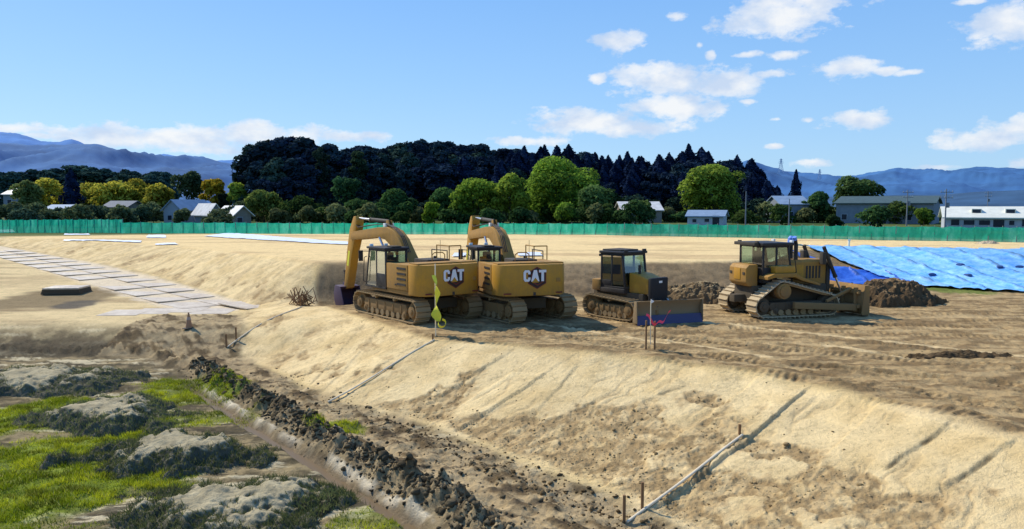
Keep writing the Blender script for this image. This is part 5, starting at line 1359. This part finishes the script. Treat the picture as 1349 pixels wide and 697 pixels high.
hills('hills', [(880, 268), (1000, 262), (1150, 258), (1250, 256), (1300, 252), (1349, 250), (1450, 246), (1700, 250), (2000, 262)], 1500, 500, plain('wooded_hill', (.035, .085, .16), 1, .3, .01), 37, 14)

# ------------------------------------------------------------------ sky, sun, camera
SUN_AZ = math.atan2(-.78, .62); SUN_EL = R(43)
w = bpy.data.worlds.new('World'); sc.world = w; w.use_nodes = True
nt = w.node_tree; nt.nodes.clear()
out = nt.nodes.new('ShaderNodeOutputWorld'); bg_ = nt.nodes.new('ShaderNodeBackground')
sky = nt.nodes.new('ShaderNodeTexSky'); sky.sky_type = 'NISHITA'; sky.sun_disc = False
sky.sun_elevation = SUN_EL; sky.sun_rotation = SUN_AZ; sky.altitude = 100; sky.air_density = 1.0; sky.dust_density = .6; sky.ozone_density = 2.0
STR = .105
bg_.inputs[1].default_value = STR
tc = nt.nodes.new('ShaderNodeTexCoord'); sx = nt.nodes.new('ShaderNodeSeparateXYZ'); L(nt, tc.outputs['Generated'], sx.inputs[0])
az = mathn(nt, 'ARCTAN2', sx.outputs[0], sx.outputs[1]); el = mathn(nt, 'ARCSINE', sx.outputs[2])
cb = nt.nodes.new('ShaderNodeCombineXYZ'); L(nt, az, cb.inputs[0]); L(nt, el, cb.inputs[1])
ns = nt.nodes.new('ShaderNodeTexNoise'); ns.inputs['Scale'].default_value = 26; ns.inputs['Detail'].default_value = 7; ns.inputs['Roughness'].default_value = .62
sq = nt.nodes.new('ShaderNodeVectorMath'); sq.operation = 'MULTIPLY'; L(nt, cb.outputs[0], sq.inputs[0]); sq.inputs[1].default_value = (1.0, 1.7, 1)
L(nt, sq.outputs[0], ns.inputs['Vector'])
CLOUDS = [(1030, 18, 78, 30, 1.0), (1005, 8, 40, 22, .9), (1075, 5, 40, 20, .9), (815, 55, 36, 17, 1.0), (893, 22, 26, 8, .7), (922, 60, 8, 6, .7), (936, 73, 9, 8, .8), (985, 72, 26, 6, .7), (1035, 72, 30, 7, .8), (1120, 88, 36, 14, 1.0), (1170, 92, 26, 7, .7), (1195, 95, 20, 6, .7),
          (870, 105, 70, 24, 1.0), (790, 104, 16, 9, .8), (950, 110, 70, 22, .95), (1015, 98, 32, 10, .8), (900, 140, 80, 22, .9), (770, 160, 80, 20, .95), (840, 168, 90, 16, .8), (700, 186, 70, 9, .8), (985, 134, 18, 5, .7), (1125, 158, 42, 13, .95), (1066, 158, 16, 5, .6), (1025, 157, 14, 5, .6), (1022, 193, 14, 5, .6), (1070, 213, 44, 10, .7),
          (1325, 32, 50, 22, 1.0), (1280, 2, 22, 6, .8), (1300, 182, 74, 15, .9), (1350, 168, 50, 14, .9), (1235, 220, 40, 6, .6), (1349, 215, 24, 9, .7),
          (200, 182, 160, 16, .95), (330, 178, 110, 18, .95), (60, 180, 60, 9, .7), (10, 170, 40, 8, .8), (455, 180, 60, 10, .8), (490, 178, 30, 8, .8), (270, 196, 110, 18, .6),
          (-300, 120, 120, 40, .9), (-150, 60, 90, 22, .8), (1560, 90, 120, 40, .9), (1750, 160, 160, 40, .9)]
fld = None
for (px, py, rx, ry, k) in CLOUDS:
    d = ray(px, py).normalized(); a0 = math.atan2(d.x, d.y); e0 = math.asin(d.z)
    s1 = nt.nodes.new('ShaderNodeVectorMath'); s1.operation = 'SUBTRACT'; L(nt, cb.outputs[0], s1.inputs[0]); s1.inputs[1].default_value = (a0, e0, 0)
    cosf = math.cos(a0)
    s2 = nt.nodes.new('ShaderNodeVectorMath'); s2.operation = 'MULTIPLY'; L(nt, s1.outputs[0], s2.inputs[0]); s2.inputs[1].default_value = (F / rx / cosf ** 2 if False else F / rx, F / ry, 0)
    s3 = nt.nodes.new('ShaderNodeVectorMath'); s3.operation = 'LENGTH'; L(nt, s2.outputs[0], s3.inputs[0])
    v = mathn(nt, 'SUBTRACT', k, s3.outputs[1])
    fld = v if fld is None else mathn(nt, 'MAXIMUM', fld, v)
fld = mathn(nt, 'MAXIMUM', fld, -1.2)
ev = mathn(nt, 'ADD', fld, mathn(nt, 'MULTIPLY', mathn(nt, 'SUBTRACT', ns.outputs[0], .47), 2.5))
dens = ramp(nt, ev, [(.05, 0.0), (.40, .75), (.8, 1.0)])
ns2 = nt.nodes.new('ShaderNodeTexNoise'); ns2.inputs['Scale'].default_value = 22; ns2.inputs['Detail'].default_value = 6
off = nt.nodes.new('ShaderNodeVectorMath'); off.operation = 'ADD'; L(nt, sq.outputs[0], off.inputs[0]); off.inputs[1].default_value = (.012, -.02, .3); L(nt, off.outputs[0], ns2.inputs['Vector'])
shade = ramp(nt, ns2.outputs[0], [(.36, (.62, .74, .93)), (.60, (.97, .985, 1.0))])
hs = nt.nodes.new('ShaderNodeHueSaturation'); hs.inputs['Saturation'].default_value = 1.12; hs.inputs['Value'].default_value = 1.0; L(nt, sky.outputs[0], hs.inputs['Color'])
grad = ramp(nt, mathn(nt, 'MULTIPLY', el, .64), [(0.0, (.42, .68, .95)), (.10, (.30, .57, .95)), (.22, (.17, .43, .92)), (.7, (.08, .25, .72))])
gs = nt.nodes.new('ShaderNodeVectorMath'); gs.operation = 'SCALE'; L(nt, grad, gs.inputs[0]); gs.inputs['Scale'].default_value = 1.1 / STR
skyc = mixc(nt, .72, mixc(nt, 1.0, hs.outputs[0], (1.0, 1.1, 1.25), 'MULTIPLY'), gs.outputs[0])
cs = nt.nodes.new('ShaderNodeVectorMath'); cs.operation = 'SCALE'; L(nt, shade, cs.inputs[0]); cs.inputs['Scale'].default_value = .97 / STR
L(nt, mixc(nt, mathn(nt, 'MULTIPLY', dens, .93), skyc, cs.outputs[0]), bg_.inputs[0]); L(nt, bg_.outputs[0], out.inputs[0])

sun = bpy.data.lights.new('sun', 'SUN'); sun.energy = 5.0; sun.angle = R(.53); sun.color = (1.0, .93, .80)
so = bpy.data.objects.new('sun', sun); COL.objects.link(so)
dirv = Vector((math.sin(SUN_AZ) * math.cos(SUN_EL), math.cos(SUN_AZ) * math.cos(SUN_EL), math.sin(SUN_EL)))
so.rotation_euler = dirv.to_track_quat('Z', 'Y').to_euler(); so.location = dirv * 60

cam = bpy.data.cameras.new('camera'); co_ = bpy.data.objects.new('camera', cam); COL.objects.link(co_); sc.camera = co_
cam.sensor_width = 36; cam.lens = 36 * F / W0; cam.clip_end = 20000; cam.clip_start = .1
co_.location = (0, 0, CH); co_.rotation_euler = (PI / 2 - TILT, 0, 0)
sc.view_settings.view_transform = 'Standard'; sc.view_settings.look = 'None'; sc.view_settings.exposure = 0
sc.cycles.max_bounces = 6; sc.cycles.transparent_max_bounces = 12
